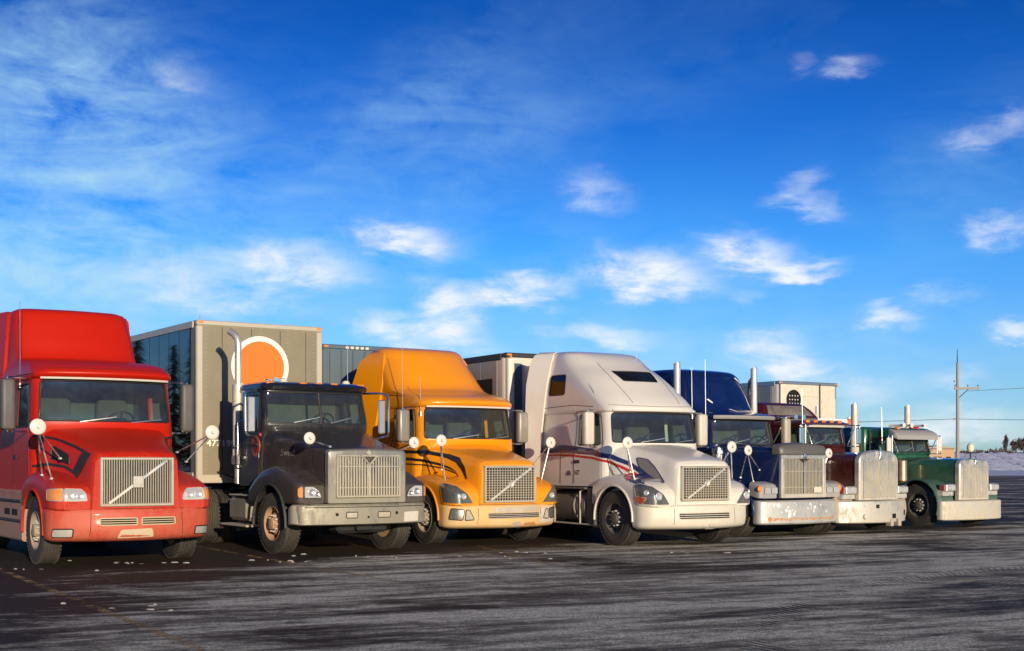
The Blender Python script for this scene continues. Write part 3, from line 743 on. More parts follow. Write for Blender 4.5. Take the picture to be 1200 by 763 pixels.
# ------------------------------------------------------------------ the swoop-nosed sleepers (red, yellow, silver)
def swoop_truck(P):
    t = thing(P['name'], P['label'], 'truck', (*P['pos'], 0), P['yaw'], 'semi trucks parked side by side in the row')
    paint = P['paint']; zt, zb = P['gr']; zw0, zw1 = P['wsz']
    H = P['hood']
    # hood and fenders
    hood = yloft(H['keys'], 6)
    fk = P['fender']
    fl = yloft([(y, dict(e, cx=-e['cx'])) for y, e in fk], 5); fr = fl.flipx()
    lower = P.get('lower', paint)
    hb = hood.bvh(); allg = G(); allg.add(hood.v, hood.f); allg.add(fl.v, fl.f); allg.add(fr.v, fr.f); ab = allg.bvh()
    ho = hood.build('hood', paint, t)
    for g_, s in ((fl, -1), (fr, 1)):
        o = g_.build('fender', paint, t)
        boolean(o, [(arch_cut(0.0, .50, P.get('archr', .62), -1.6 if s < 0 else .5, -.5 if s < 0 else 1.6), M_dark)])
        lip = [(s*1.225, math.cos(a)*(P.get('archr', .62)+.012), .5+math.sin(a)*(P.get('archr', .62)+.012)) for a in [math.pi*(-.02+1.04*i/24) for i in range(25)]]
        G().tube(lip, .022, 6).build('arch_trim', P.get('lipmat', paint), t)
    # bumper
    bk = P['bumper']; bump = zloft(bk, 5); bb = bump.bvh(); bump.build('bumper', P['bumpmat'], t)
    for sl in P['slots']:
        x0, x1, z0, z1 = sl; pl = rounded([(x0, z0), (x1, z0), (x1, z1), (x0, z1)], .02, 3)
        so_ = patch(pl, 'F', bb, .004, .01, .08).build('intake', M_gap, t); trim(pl, 'F', bb, .010, .004, 6, .05).build('intake_rim', P.get('slotmat', M_bump), so_)
        for i in range(P.get('slotbars', 3)):
            zz = z0+(z1-z0)*(i+1)/(P.get('slotbars', 3)+1); trim([(x0+.01, zz), (x1-.01, zz)], 'F', bb, .008, .008, 5, .06, False).build('intake_louvre', P.get('slotmat', M_bump), so_)
        if P.get('slotends'):
            for a, b in ((x0, x0+.10), (x1-.10, x1)):
                patch([(a, z0+.01), (b, z0+.01), (b, z1-.01), (a, z1-.01)], 'F', bb, .012, .01, .06).build('intake_cap', M_gap, so_)
    for poly, ang, mat, nm in P['bumplamps']:
        for s in (-1, 1):
            g = patch(poly, ang, bb, .008, .02, .05); g = g if s < 0 else g.flipx(); o = g.build(nm, mat, t)
            r = trim(poly, ang, bb, .010, .004, 5, .05); (r if s < 0 else r.flipx()).build('lamp_rim', M_gap, o)
    for (x0, x1, z0, z1, m, nm) in P.get('bumpmarks', []):
        pl = rounded([(x0, z0), (x1, z0+.01), (x1-.03, z1), (x0+.05, z1-.015)], .03, 3); patch(pl, 'F', bb, .005, .01, .08).build(nm, m, t)
    zb0, zb1 = bk[0][0], bk[-1][0]
    for s in (-1, 1): trim([(s*.70, zb0+.03), (s*.68, zb1-.015)], 'F', bb, .005, 0, 5, .06, False).build('bumper_seam', M_gap, t)
    if P.get('plate'): x0, z0, w_, h_ = P['plate']; patch([(x0, z0), (x0+w_, z0), (x0+w_, z0+h_), (x0, z0+h_)], 'F', bb, .012, .02, .05).build('plate_holder', M_white, t)
    # headlights
    for poly, ang, mat, nm, tt in P['lamps']:
        for s in (-1, 1):
            g = patch(poly, ang, ab, tt, .03, .05); o = (g if s < 0 else g.flipx()).build(nm, mat, t, angle=40)
            r = trim(poly, ang, ab, .009, .004, 5, .05); (r if s < 0 else r.flipx()).build('lamp_rim', P.get('lamprim', M_gap), o)
    for u, v, r_, ang in P.get('bulbs', []):
        for s in (-1, 1):
            h, n, ok = hit(ab, Ax(ang), u, v); g = G().lathe([(0, r_), (.018, r_), (.024, r_*.85), (.018, r_*.4), (.014, .002)], h+n*.002, n, 16)
            (g if s < 0 else g.flipx()).build('projector', M_lens, t)
    # grille
    y = P['gry']
    if P['grtype'] == 'bars': bars_grille(t, P['grw'], zb, zt, y, 28, M_dustgr, .045, .0125, back=.036)
    else: mesh_grille(t, P['grw'], zb, zt, y, M_dustgr)
    a = P['grw']*.78; hh = zt-zb
    diagonal(t, -a, zb+.05, a, zt-.05, y+.004, M_chrome, P['emblem'])
    # seams where the nose tilts away from the bumper
    # cab
    cab, cb = cab_shell(t, P['cab'], paint, P['ws'], P['side'], P['yb'], P['zc'], skylight=P.get('skylight'), extra_side=P.get('bunk', []))
    interior(t, P['f'], zw0, 1.02, P['yb'])
    tk = P['wsbar']
    if tk:
        trim(tk[0], 'F', cb, .022, .006, 6, .05, False).build('visor_trim', tk[1], t)
    wipers(t, cb, zw0, [((-.45, zw0+.01), (-.05, zw0+.07)), ((.35, zw0+.01), (.72, zw0+.05))])
    # door
    for ax in ('L', 'R'):
        d = P['door']; pl = rounded(d, .05, 3); dr = patch(pl, ax, cb, .006, .02, .14).build('door', paint, t, angle=40)
        hx, hz = P['handle']; hpl = rounded([(hx-.10, hz-.03), (hx+.10, hz-.03), (hx+.10, hz+.03), (hx-.10, hz+.03)], .02, 2)
        patch(hpl, ax, cb, .02, .03, .06).build('door_handle', M_black, dr)
        for sm in P['seams']: trim(sm, ax, cb, .006, .0, 5, .12, False).build('panel_seam', M_gap, t)
    for sm in P.get('fseams', []): trim(sm, 'F', cb, .005, .0, 5, .08, False).build('panel_seam', M_gap, t)
    # rear side extenders
    ext = P['ext']
    for s in (-1, 1):
        rings = []
        for z, x0, y0, x1, y1 in ext:
            dx, dy = x1-x0, y1-y0; L = math.hypot(dx, dy); nx, ny = dy/L*.025, -dx/L*.025
            rings.append([(x0+nx, y0+ny, z), (x1+nx, y1+ny, z), (x1-nx, y1-ny, z), (x0-nx, y0-ny, z)])
        g = loft(rings); g.f = [tuple(f)[::-1] for f in g.f]; g = g if s < 0 else g.flipx(); o = g.build('side_extender', paint, t, angle=50)
        if P.get('extseam'):
            z = P['extseam']; q = [r for r in ext if r[0] <= z][-1]
            e = G().box(q[1]-.03, q[3]-.03, q[2], q[4], z-.006, z+.006) if False else None
    # side vents on the hood
    sv = Multi([ab, cb])
    for poly, ang, mat, nm, tt, rimm in P['vents']:
        for s in (-1, 1):
            g = patch(poly, ang, sv, tt, .03, .06); o = (g if s < 0 else g.flipx()).build(nm, mat, t, angle=40)
            if rimm: r = trim(poly, ang, sv, .012, .004, 6, .05); (r if s < 0 else r.flipx()).build('vent_rim', rimm, o)
    # steps / tanks / skirts below the cab
    zs = P['sill']
    for s in (-1, 1):
        if P['under'] == 'panels':
            g = G(); yl = .72
            o = yloft([(yl, dict(cx=s*1.08, w=.13, b=.30, t=zs-.02, rt=.03, rb=.05)), (3.4, dict(cx=s*1.08, w=.13, b=.30, t=zs-.02))], 1).build('side_skirt', P['skirtmat'], t)
            for z in (.62, .93): G().box(s*1.205, s*1.235, yl+.02, 3.38, z-.022, z+.022, .008).build('rub_strip', M_black, o)
            for y0 in (1.0, 1.5): G().box(s*1.2, s*1.218, y0, y0+.36, .70, .80, .005).build('step_hole', M_gap, o)
        else:
            tank(t, s*.90, .98, 2.55, .70, .30, M_tank)
            G().box(s*.75, s*1.20, .70, .92, .36, 1.05, .03).build('step_box', M_black, t)
            g = G(); g.box(s*.62, s*1.22, .95, 2.5, 1.02, 1.06, .01); g.build('step_board', M_tank, t); G().box(s*1.05, s*1.21, .75, 2.5, .34, .37, .01).build('step_board', M_rail, t)
            for k in range(2): G().tube([(s*1.06, 1.15+k*.9, 1.02), (s*1.19, 1.15+k*.9, .98), (s*1.19, 1.15+k*.9, .36)], .018, 6).build('step_bracket', M_rail, t)
            mf = [(s*1.24, .56+.01*i, 1.0-.16*i) for i in range(5)]
            G().box(s*1.0, s*1.24, .60, .63, .35, .95, .005).build('mud_flap', M_black, t)
    chassis(t, -.9, 6.6); rear_axles(t, (4.6, 5.9))
    for s in (-1, 1): wheel(t, s*1.2, 0, P.get('rim', 'rf'), P.get('steer', 0))
    # mirrors
    for (x, yy, z, r_, bases) in P['discs']: disc_mirror(t, (x, yy, z), r_, bases)
    m = P['mir']
    for s in (-1, 1): tall_mirror(t, s*m[0], m[1], m[2], m[3], m[4], P['mirmat'], True, s*1.05)
    for a_ in P.get('ants', []): antenna(t, *a_)
    return t, cb, ab, bb

def U(x, y, a): return x*math.cos(R(a)) - y*math.sin(R(a))
def Upoly(pts, a): return [(U(x, y, a), z) for x, y, z in pts]

red = surf('red_paint', (0.46, 0.011, 0.0005), 0.38, 0, 0.20, 1.40, coat=0.0, grime=(0.46, 0.13, 0.07), low=1.0, spec=.3)
redb = surf('faded_red_plastic', (0.50, 0.028, 0.008), 0.42, 0, 0.28, 1.3, coat=0.1, grime=(0.50, 0.20, 0.11))
reds = surf('grimy_red_skirt', (0.42, 0.05, 0.03), 0.45, 0, 0.55, 1.9, coat=0.1, grime=(0.36, 0.24, 0.19))
M_tan = surf('salt_crust', (0.55, 0.45, 0.27), 0.8, 0, 0.3, 1.0, grime=(0.6, 0.5, 0.36))
M_gmir = surf('grey_mirror_shell', (0.085, 0.078, 0.07), 0.5, 0, 0.10, 2.2, grime=(.3, .27, .22), low=.4)
swoop_truck(dict(name='semi_truck', label='red high-roof sleeper truck with upright-bar grille at the left end of the row', pos=(-6.242, 20.772), yaw=33.5, paint=red, bumpmat=redb,
    gr=(1.615, .885), wsz=(2.16, 2.84), gry=-1.225, grw=.555, grtype='bars', emblem='square', f=.42, yb=2.0, zc=(1.35, 2.98), sill=1.12, archr=.62,
    hood=dict(keys=[(-1.17, dict(w=.66, b=.84, t=1.60, rt=.10, rb=.02, c=.03, tp=.93)), (-1.10, dict(w=.69, t=1.67, rt=.13)), (-.7, dict(w=.76, t=1.78, c=.05, rt=.15, tp=.92)), (-.1, dict(w=.92, t=1.93, c=.07, rt=.2)), (.45, dict(w=1.09, t=2.05, rt=.22, c=.09, tp=.93)), (.62, dict(w=1.10, t=2.07, rt=.22))]),
    fender=[(-1.12, dict(cx=.86, w=.20, b=.84, t=1.08, rt=.08, rb=.04)), (-1.05, dict(cx=.87, w=.29, t=1.17, rt=.13)), (-.85, dict(cx=.88, w=.34, t=1.25, rt=.18)), (-.4, dict(cx=.88, w=.34, t=1.36, rt=.2)), (.1, dict(cx=.88, w=.34, t=1.42, rt=.2)), (.5, dict(cx=.88, w=.34, t=1.36, rt=.18)), (.68, dict(cx=.88, w=.34, t=1.28))],
    bumper=[(.37, dict(w=1.14, f=-.80, b=-.60, c=.36, rf=.22, rb=.02)), (.40, dict(w=1.20, f=-.88, c=.36)), (.44, dict(w=1.22, f=-.92, c=.36)), (.60, dict(w=1.235, f=-.97, c=.34)), (.80, dict(w=1.235, f=-.97, c=.32)), (.845, dict(w=1.22, f=-.95)), (.86, dict(w=1.2, f=-.92, c=.30))],
    slots=[(-.56, -.035, .615, .715), (.035, .56, .615, .715)], slotbars=2, slotmat=M_tan,
    bumplamps=[(rounded([(-1.17, .445), (-.92, .445), (-.92, .565), (-1.17, .565)], .02, 2), 'F', M_lens, 'fog_lamp')],
    bumpmarks=[(-.32, .22, .42, .56, M_tan, 'salt_patch')],
    lamps=[(rounded(Upoly([(-1.03, -1.05, .975), (-.72, -1.12, .975), (-.74, -1.12, 1.075), (-.80, -1.1, 1.14), (-1.03, -1.05, 1.15)], 15), .02, 2), 15, M_lens, 'headlight', .010),
           (rounded(Upoly([(-1.21, -.80, .985), (-1.045, -1.05, .975), (-1.045, -1.05, 1.15), (-1.21, -.80, 1.14)], 15), .02, 2), 15, M_amber, 'turn_signal', .008)], lamprim=M_rail, bulbs=[(U(-.95, -1.07, 15), 1.06, .052, 15), (U(-.82, -1.10, 15), 1.05, .045, 15)],
    cab=[(1.10, dict(w=1.13, f=.50, b=3.3, c=.12, rf=.14, rb=.08)), (1.9, dict(w=1.13, f=.44, c=.18)), (2.16, dict(w=1.115, f=.40, c=.20, rf=.16)), (2.84, dict(w=1.085, f=.50, c=.20)), (2.87, dict(w=1.10, f=.40, c=.24)), (2.93, dict(w=1.105, f=.36, c=.26, rf=.2)), (3.03, dict(w=1.09, f=.48, c=.27, rf=.25)),
         (3.12, dict(w=1.06, f=.72, c=.25, rf=.3)), (3.17, dict(w=1.03, f=1.05, c=.22)), (3.21, dict(w=1.01, f=1.75, c=.24, rf=.16)), (3.27, dict(w=1.0, f=1.92, c=.26, rf=.13)), (3.6, dict(w=.985, f=2.08, c=.24, rf=.13)), (4.0, dict(w=.95, f=2.26, c=.20, rf=.16)), (4.09, dict(w=.92, f=2.34, c=.2, b=3.25)), (4.13, dict(w=.84, f=2.44, c=.15, b=3.15))],
    ws=rounded([(-1.03, 2.19), (1.03, 2.19), (.985, 2.82), (-.985, 2.82)], .06, 4), side=[rounded([(.66, 2.10), (1.48, 2.10), (1.48, 2.78), (.78, 2.78)], .06, 3)],
    wsbar=([(-1.0, 2.862), (0, 2.862), (1.0, 2.862)], M_white), door=[(.60, 1.25), (1.62, 1.25), (1.62, 2.06), (.60, 2.06)], handle=(1.48, 1.62),
    seams=[[(.58, 1.2), (.58, 2.1), (.72, 2.84), (1.64, 2.84), (1.64, 1.2)], [(.5, 2.92), (3.2, 2.95)]], mirmat=M_gmir,
    ext=[(1.1, -1.12, 2.9, -1.22, 3.9), (2.0, -1.12, 2.6, -1.24, 3.9), (3.0, -1.08, 2.45, -1.24, 3.9), (4.0, -1.0, 2.5, -1.22, 3.8), (4.08, -.98, 2.6, -1.2, 3.7)],
    vents=[(ribbon([(.50, 1.95), (.09, 1.90), (-.5, 1.77), (-1.0, 1.64)], [.03, .03, .035, .04]), 'L', M_black, 'vent_frame', .012, None),
           (rounded([(-1.03, 1.65), (-.76, 1.69), (-.52, 1.40), (-.68, 1.30)], .03, 2), 'L', M_black, 'vent_duct', .014, None),
           (ribbon([(-.60, 1.37), (-.32, 1.47), (.1, 1.51), (.52, 1.48)], [.04, .04, .04, .04]), 'L', M_black, 'vent_frame', .012, None),
           (rounded([(.06, 1.79), (-.38, 1.65), (-.42, 1.51), (.08, 1.60)], .03, 2), 'L', M_gap, 'air_intake', .006, M_black)],
    fseams=[[(-.93, 3.28), (-.90, 3.7), (-.83, 4.05)], [(.93, 3.28), (.90, 3.7), (.83, 4.05)], [(-1.0, 3.0), (-.5, 3.01), (0, 3.01), (.5, 3.01), (1.0, 3.0)]],
    under='panels', skirtmat=reds, steer=0, rim='rf',
    discs=[(-1.33, -.74, 2.06, .135, [(-1.10, -.62, 1.30), (-.93, -.45, 1.60), (-1.16, -.3, 1.35)]), (1.33, -.74, 2.01, .13, [(.98, -.55, 1.55), (.92, -.3, 1.70)])],
    mir=(1.43, .68, 2.04, 2.84, .22), ants=[(-1.10, 1.3, 2.75, 4.12)]))

# yellow one, third from the left
yel = surf('yellow_paint', (0.84, 0.285, 0.003), 0.30, 0, 0.05, 1.3, coat=0.6, grime=(0.50, 0.34, 0.16))
yelb = surf('chipped_yellow_bumper', (0.74, 0.36, 0.04), 0.42, 0, 0.38, 1.35, coat=0.2, grime=(0.60, 0.49, 0.32))
M_graph = surf('black_stripe_paint', (0.012, 0.011, 0.013), 0.3, 0, 0.12, 1.3, coat=0.5)
M_rust = surf('rust_orange', (0.55, 0.19, 0.02), 0.7, 0, 0.2, 1.0)
M_primer = surf('bare_fibreglass', (0.52, 0.47, 0.37), 0.7, 0, 0.35, 1.1, grime=(0.30, 0.25, 0.18))
VF = [(-1.10, dict(cx=.84, w=.20, b=.74, t=.98, rt=.08, rb=.04)), (-1.03, dict(cx=.86, w=.28, t=1.06, rt=.13)), (-.80, dict(cx=.88, w=.34, t=1.17, rt=.18)), (-.4, dict(cx=.88, w=.34, t=1.27, rt=.2)), (.1, dict(cx=.88, w=.34, t=1.32, rt=.2)), (.5, dict(cx=.88, w=.34, t=1.27, rt=.18)), (.68, dict(cx=.88, w=.34, t=1.2))]
VH = lambda dz: dict(keys=[(-1.13, dict(w=.64, b=.76, t=1.48+dz, rt=.10, rb=.02, c=.03, tp=.93)), (-1.06, dict(w=.67, t=1.545+dz, rt=.13)), (-.7, dict(w=.75, t=1.63+dz, c=.05, rt=.16, tp=.9)), (-.1, dict(w=.90, t=1.75+dz, c=.07, rt=.22)), (.38, dict(w=1.07, t=1.84+dz, rt=.25, c=.08, tp=.92)), (.56, dict(w=1.08, t=1.86+dz, rt=.25))])
HL = [(-.76, -1.10, .775), (-1.06, -.98, .775), (-1.19, -.72, .79), (-1.20, -.62, 1.13), (-1.14, -.72, 1.15), (-1.0, -.90, 1.10), (-.86, -1.04, .97)]
HLp = rounded(Upoly(HL, 35), .03, 3)
def vbump(z0, z1):
    return [(z0, dict(w=1.12, f=-.78, b=-.58, c=.36, rf=.25, rb=.02)), (z0+.03, dict(w=1.19, f=-.86, c=.36)), (z0+.08, dict(w=1.215, f=-.90, c=.36)), (z0+.22, dict(w=1.22, f=-.93, c=.34)), (z1-.03, dict(w=1.22, f=-.93, c=.32)), (z1-.01, dict(w=1.21, f=-.91)), (z1, dict(w=1.19, f=-.88, c=.30))]
T3, T3c, T3a, T3b = swoop_truck(dict(name='semi_truck', label='yellow sleeper truck with black hood stripes and mesh grille, between black and silver trucks', pos=(-.66, 25.77), yaw=32.5, paint=yel, bumpmat=yelb,
    gr=(1.475, .785), wsz=(1.98, 2.60), gry=-1.195, grw=.565, grtype='mesh', emblem='round', f=.37, yb=1.9, zc=(1.2, 2.72), sill=1.05, archr=.60,
    hood=VH(0.0), fender=VF, bumper=vbump(.31, .755), slots=[(-.50, .64, .50, .595)], slotbars=2, slotends=False, slotmat=M_primer,
    bumplamps=[(rounded([(-1.17, .485), (-.96, .47), (-.93, .66), (-1.14, .69)], .03, 2), 'F', M_lensd, 'fog_lamp'), (rounded([(-.92, .47), (-.76, .48), (-.84, .66), (-.90, .66)], .02, 2), 'F', M_primer, 'fog_lamp_bezel')],
    bumpmarks=[(-.40, .66, .61, .72, M_primer, 'worn_patch'), (.66, 1.12, .40, .70, M_white, 'bare_patch'), (.22, .56, .33, .42, M_rust, 'rust_patch'), (-.06, .20, .335, .44, M_primer, 'worn_patch')],
    lamps=[(HLp, 35, M_lensd, 'headlight', .010)], lamprim=yel, bulbs=[(U(-.92, -1.02, 35), .91, .055, 35)],
    cab=[(1.02, dict(w=1.13, f=.45, b=2.7, c=.12, rf=.14, rb=.08)), (1.8, dict(w=1.12, f=.42, c=.18)), (1.98, dict(w=1.07, f=.36, c=.2, rf=.15)), (2.60, dict(w=1.03, f=.45, c=.2)), (2.63, dict(w=1.055, f=.36, c=.23)), (2.69, dict(w=1.06, f=.32, c=.25, rf=.2)), (2.79, dict(w=1.05, f=.45, c=.26, rf=.25)),
         (2.87, dict(w=1.04, f=.72, c=.26, rf=.3)), (2.92, dict(w=1.05, f=1.05, c=.30, rf=.3)), (3.0, dict(w=1.06, f=1.30, c=.34, rf=.35)), (3.3, dict(w=1.03, f=1.60, c=.32, rf=.4)), (3.62, dict(w=.98, f=1.90, c=.28, rf=.4)), (3.80, dict(w=.94, f=2.10, c=.25, rf=.35)), (3.87, dict(w=.88, f=2.24, c=.2, b=2.68)), (3.90, dict(w=.78, f=2.36, c=.1, b=2.62))],
    ws=rounded([(-.99, 2.005), (.99, 2.005), (.935, 2.585), (-.935, 2.585)], .06, 4), side=[rounded([(.62, 1.95), (1.38, 1.95), (1.38, 2.56), (.74, 2.56)], .06, 3)],
    wsbar=([(-.95, 2.625), (0, 2.625), (.95, 2.625)], M_white), door=[(.56, 1.12), (1.5, 1.12), (1.5, 1.90), (.56, 1.90)], handle=(1.38, 1.5),
    seams=[[(.54, 1.1), (.54, 1.95), (.68, 2.60), (1.52, 2.60), (1.52, 1.1)], [(1.1, 2.84), (2.6, 2.95)]], mirmat=surf('silver_mirror_shell', (.24, .225, .20), .4, .3, .12, 2.2),
    ext=[(1.1, -1.10, 2.45, -1.24, 3.15), (2.0, -1.10, 2.30, -1.26, 3.1), (3.1, -1.05, 2.0, -1.27, 2.95), (3.6, -.96, 2.1, -1.16, 2.8), (3.76, -.90, 2.2, -1.02, 2.7), (3.84, -.82, 2.3, -.92, 2.62)],
    vents=[], under='tanks', skirtmat=None, discs=[(-1.22, -.70, 1.94, .125, [(-1.08, -.62, 1.17), (-.98, -.30, 1.40)]), (1.22, -.70, 1.92, .125, [(1.06, -.62, 1.17), (.98, -.3, 1.4)])],
    mir=(1.36, .54, 1.93, 2.56, .24), ants=[(-1.12, 1.0, 2.5, 3.85), (-1.02, .45, 2.45, 3.2)]))

sv = Multi([T3a, T3c])
for pts, wd in (([(1.3, 1.75), (.63, 1.74), (.35, 1.73), (.04, 1.68), (-.17, 1.65), (-.47, 1.57), (-.64, 1.43), (-.76, 1.22)], [.06, .06, .06, .065, .075, .10, .10, .04]),
                ([(1.3, 1.61), (.63, 1.60), (.35, 1.57), (-.01, 1.50), (-.28, 1.43), (-.46, 1.36)], [.055, .055, .05, .045, .035, .015]), ([(1.3, 1.51), (.6, 1.50), (.27, 1.48), (-.12, 1.42), (-.47, 1.33), (-.60, 1.22)], [.025, .025, .025, .022, .02, .015])):
    g = stripe(pts, wd, 'L', sv, .010); g.build('hood_stripe', M_graph, T3); g.flipx().build('hood_stripe', M_graph, T3)
# silver-white one in the middle
sil = surf('silver_white_paint', (0.70, 0.655, 0.575), 0.30, 0.0, 0.14, 1.25, coat=0.6, grime=(0.33, 0.27, 0.20))
silb = surf('cream_bumper', (0.66, 0.61, 0.50), 0.4, 0, 0.18, 1.2, coat=0.3, grime=(0.45, 0.38, 0.27))
M_navy = surf('navy_stripe_paint', (0.015, 0.025, 0.11), 0.3, 0, 0.10, 1.2, coat=0.5); M_rstripe = surf('red_stripe_paint', (0.52, 0.02, 0.012), 0.3, 0, 0.10, 1.2, coat=0.5)
M_greyvent = surf('grey_vent', (0.22, 0.21, 0.20), 0.35, 0.3, 0.2, 1.6)
T4, T4c, T4a, T4b = swoop_truck(dict(name='semi_truck', label='silver-white sleeper truck with red and navy side stripes and a roof skylight', pos=(2.914, 25.05), yaw=30.5, paint=sil, bumpmat=silb,
    gr=(1.475, .84), wsz=(1.90, 2.48), gry=-1.195, grw=.545, grtype='mesh', emblem='round', f=.37, yb=1.9, zc=(1.2, 2.62), sill=1.10, archr=.60,
    hood=VH(0.0), fender=VF, bumper=vbump(.33, .775), slots=[(-.60, .52, .515, .625)], slotbars=2, slotends=True, slotmat=silb, plate=(.0, .335, .20, .10),
    bumplamps=[], bumpmarks=[], lamps=[(HLp, 35, M_lensd, 'headlight', .010), (rounded(Upoly([(-1.13, -.80, .80), (-1.195, -.70, .80), (-1.2, -.66, .93), (-1.09, -.86, .90)], 35), .01, 2), 35, M_redl, 'turn_signal', .014)], lamprim=silb, bulbs=[(U(-.94, -1.0, 35), .93, .07, 35), (U(-1.09, -.85, 35), .99, .05, 35)],
    cab=[(1.08, dict(w=1.13, f=.45, b=2.85, c=.12, rf=.14, rb=.08)), (1.75, dict(w=1.12, f=.42, c=.18)), (1.90, dict(w=1.07, f=.37, c=.2, rf=.15)), (2.48, dict(w=1.03, f=.47, c=.2)), (2.51, dict(w=1.05, f=.40, c=.24)), (2.56, dict(w=1.06, f=.42, c=.26, rf=.2)), (2.72, dict(w=1.06, f=.58, c=.28, rf=.28)),
         (2.95, dict(w=1.04, f=.88, c=.30, rf=.35)), (3.2, dict(w=1.0, f=1.22, c=.32, rf=.4)), (3.42, dict(w=.94, f=1.58, c=.3, rf=.42)), (3.60, dict(w=.90, f=1.85, c=.26, rf=.35, b=2.95)), (3.71, dict(w=.84, f=2.05, c=.18, rf=.25, b=2.93)), (3.76, dict(w=.75, f=2.22, c=.05, b=2.9))],
    ws=rounded([(-.985, 1.915), (.985, 1.915), (.935, 2.47), (-.935, 2.47)], .06, 4), side=[rounded([(.62, 1.87), (1.36, 1.87), (1.36, 2.46), (.74, 2.46)], .06, 3)],
    skylight=rounded([(-.40, 3.10), (.40, 3.10), (.46, 3.31), (-.46, 3.31)], .025, 2), bunk=[rounded([(1.90, 2.87), (2.50, 2.87), (2.52, 3.27), (1.95, 3.27)], .09, 3)],
    wsbar=([(-.96, 2.52), (0, 2.52), (.96, 2.52)], sil), door=[(.56, 1.16), (1.46, 1.16), (1.46, 1.80), (.56, 1.80)], handle=(1.36, 1.55),
    seams=[[(.54, 1.12), (.54, 1.85), (.68, 2.52), (1.48, 2.52), (1.48, 1.12)], [(.9, 2.60), (1.6, 2.65), (2.75, 2.62)], [(1.95, 1.12), (1.95, 1.72)]], mirmat=surf('cream_mirror_shell', (.60, .56, .48), .4, .1, .2, 3),
    fseams=[[(-.98, 2.62), (-.5, 2.60), (0, 2.59), (.5, 2.60), (.98, 2.62)], [(-.55, 2.66), (-.60, 3.2), (-.55, 3.5)], [(.55, 2.66), (.60, 3.2), (.55, 3.5)]],
    ext=[(1.15, -1.10, 2.72, -1.24, 3.08), (2.2, -1.10, 2.68, -1.25, 3.06), (2.65, -1.08, 2.62, -1.25, 3.05), (3.1, -1.04, 2.58, -1.24, 3.04), (3.56, -.94, 2.56, -1.17, 3.0), (3.71, -.88, 2.58, -1.08, 2.97), (3.77, -.80, 2.6, -.98, 2.93)],
    vents=[(rounded([(-.15, 1.62), (-.41, 1.585), (-.58, 1.47), (-.86, 1.17), (-.66, 1.20), (-.25, 1.44)], .03, 3), 'L', M_greyvent, 'hood_vent', .012, M_navy)],
    under='tanks', skirtmat=None, rim='dark', discs=[(-1.22, -.44, 1.89, .125, [(-1.10, -.50, 1.24), (-.98, -.20, 1.36)]), (1.21, -.44, 1.83, .125, [(1.08, -.62, 1.17), (.98, -.3, 1.36)])],
    mir=(1.35, .64, 1.86, 2.49, .22), ants=[(-1.02, .9, 2.6, 3.1), (.55, 1.7, 3.3, 3.75)]))

sv = Multi([T4a, T4c])
for nm, m_, pts, wd in (('navy_stripe', M_navy, [(2.70, 1.80), (2.0, 1.80), (1.5, 1.78), (.81, 1.73), (.33, 1.63), (-.05, 1.50), (-.25, 1.39), (-.49, 1.24), (-.90, 1.10)], [.15, .15, .14, .11, .08, .07, .08, .12, .02]),
                        ('red_stripe', M_rstripe, [(2.4, 1.67), (2.0, 1.68), (1.48, 1.665), (.8, 1.62), (.45, 1.56), (.13, 1.45), (-.08, 1.35), (-.42, 1.22)], [.015, .03, .04, .042, .045, .05, .055, .06])):
    g = stripe(pts, wd, 'L', sv, .010); g.build(nm, m_, T4); g.flipx().build(nm, m_, T4)
patch(rounded([(1.58, 1.28), (1.76, 1.28), (1.70, 1.37), (1.60, 1.38)], .02, 2), 'L', T4c, .006, 0, .05).build('side_badge', surf('purple_badge', (.12, .06, .16), .4), T4)
patch(rounded([(1.48, 1.29), (1.56, 1.29), (1.56, 1.37), (1.48, 1.37)], .02, 2), 'L', T4c, .006, 0, .05).build('side_badge', M_white, T4)
text_geo("NZ", .13, 'L', T4c, 1.36, 1.33, .006, -1, .1, bold=.006).build('side_lettering', M_graph, T4)

# ------------------------------------------------------------------ square-nosed conventionals (black, blue, maroon, green)
def pod(parent, s, x, y, z, w, h, lens, body, amber=None):
    g = zloft([(z-h/2, dict(w=w/2*.9, f=-.10, b=.12, rf=.04, rb=.06)), (z-h/2+.02, dict(w=w/2, f=-.12)), (z+h/2-.02, dict(w=w/2, f=-.12)), (z+h/2, dict(w=w/2*.9, f=-.10))], 3)
    g.v = [(a+s*x, b+y, c) for a, b, c in g.v]; o = g.build('headlamp_pod', body, parent)
    for k in (-1, 1): G().box(s*x+k*w*.24-w*.20, s*x+k*w*.24+w*.20, y-.135, y-.115, z-h*.34, z+h*.34, .008).build('headlight', lens, o)
    if amber: G().box(s*(x+w/2-.005), s*(x+w/2+.03), y-.08, y+.05, z-h*.4, z+h*.4, .012).build('turn_signal', amber, o)
def arch_fender(parent, s, x0, x1, r, z, a0, a1, mat, ez=1.0, fy=0.0):
    """curved sheet guard over the steer tyre"""
    g = G(); n = 26; rings = []
    for i in range(n+1):
        a = R(a0+(a1-a0)*i/n); cy, cz = math.cos(a), math.sin(a)
        P = [(x0, r), (x1-.05, r+.0), (x1-.012, r-.008), (x1, r-.035), (x1-.015, r-.035), (x1-.02, r-.022), (x1-.05, r-.016), (x0, r-.016)]
        rings.append([(s*px, fy-cy*pr, z+cz*pr*ez) for px, pr in P])
    g = loft(rings)
    return g.build('fender', mat, parent)
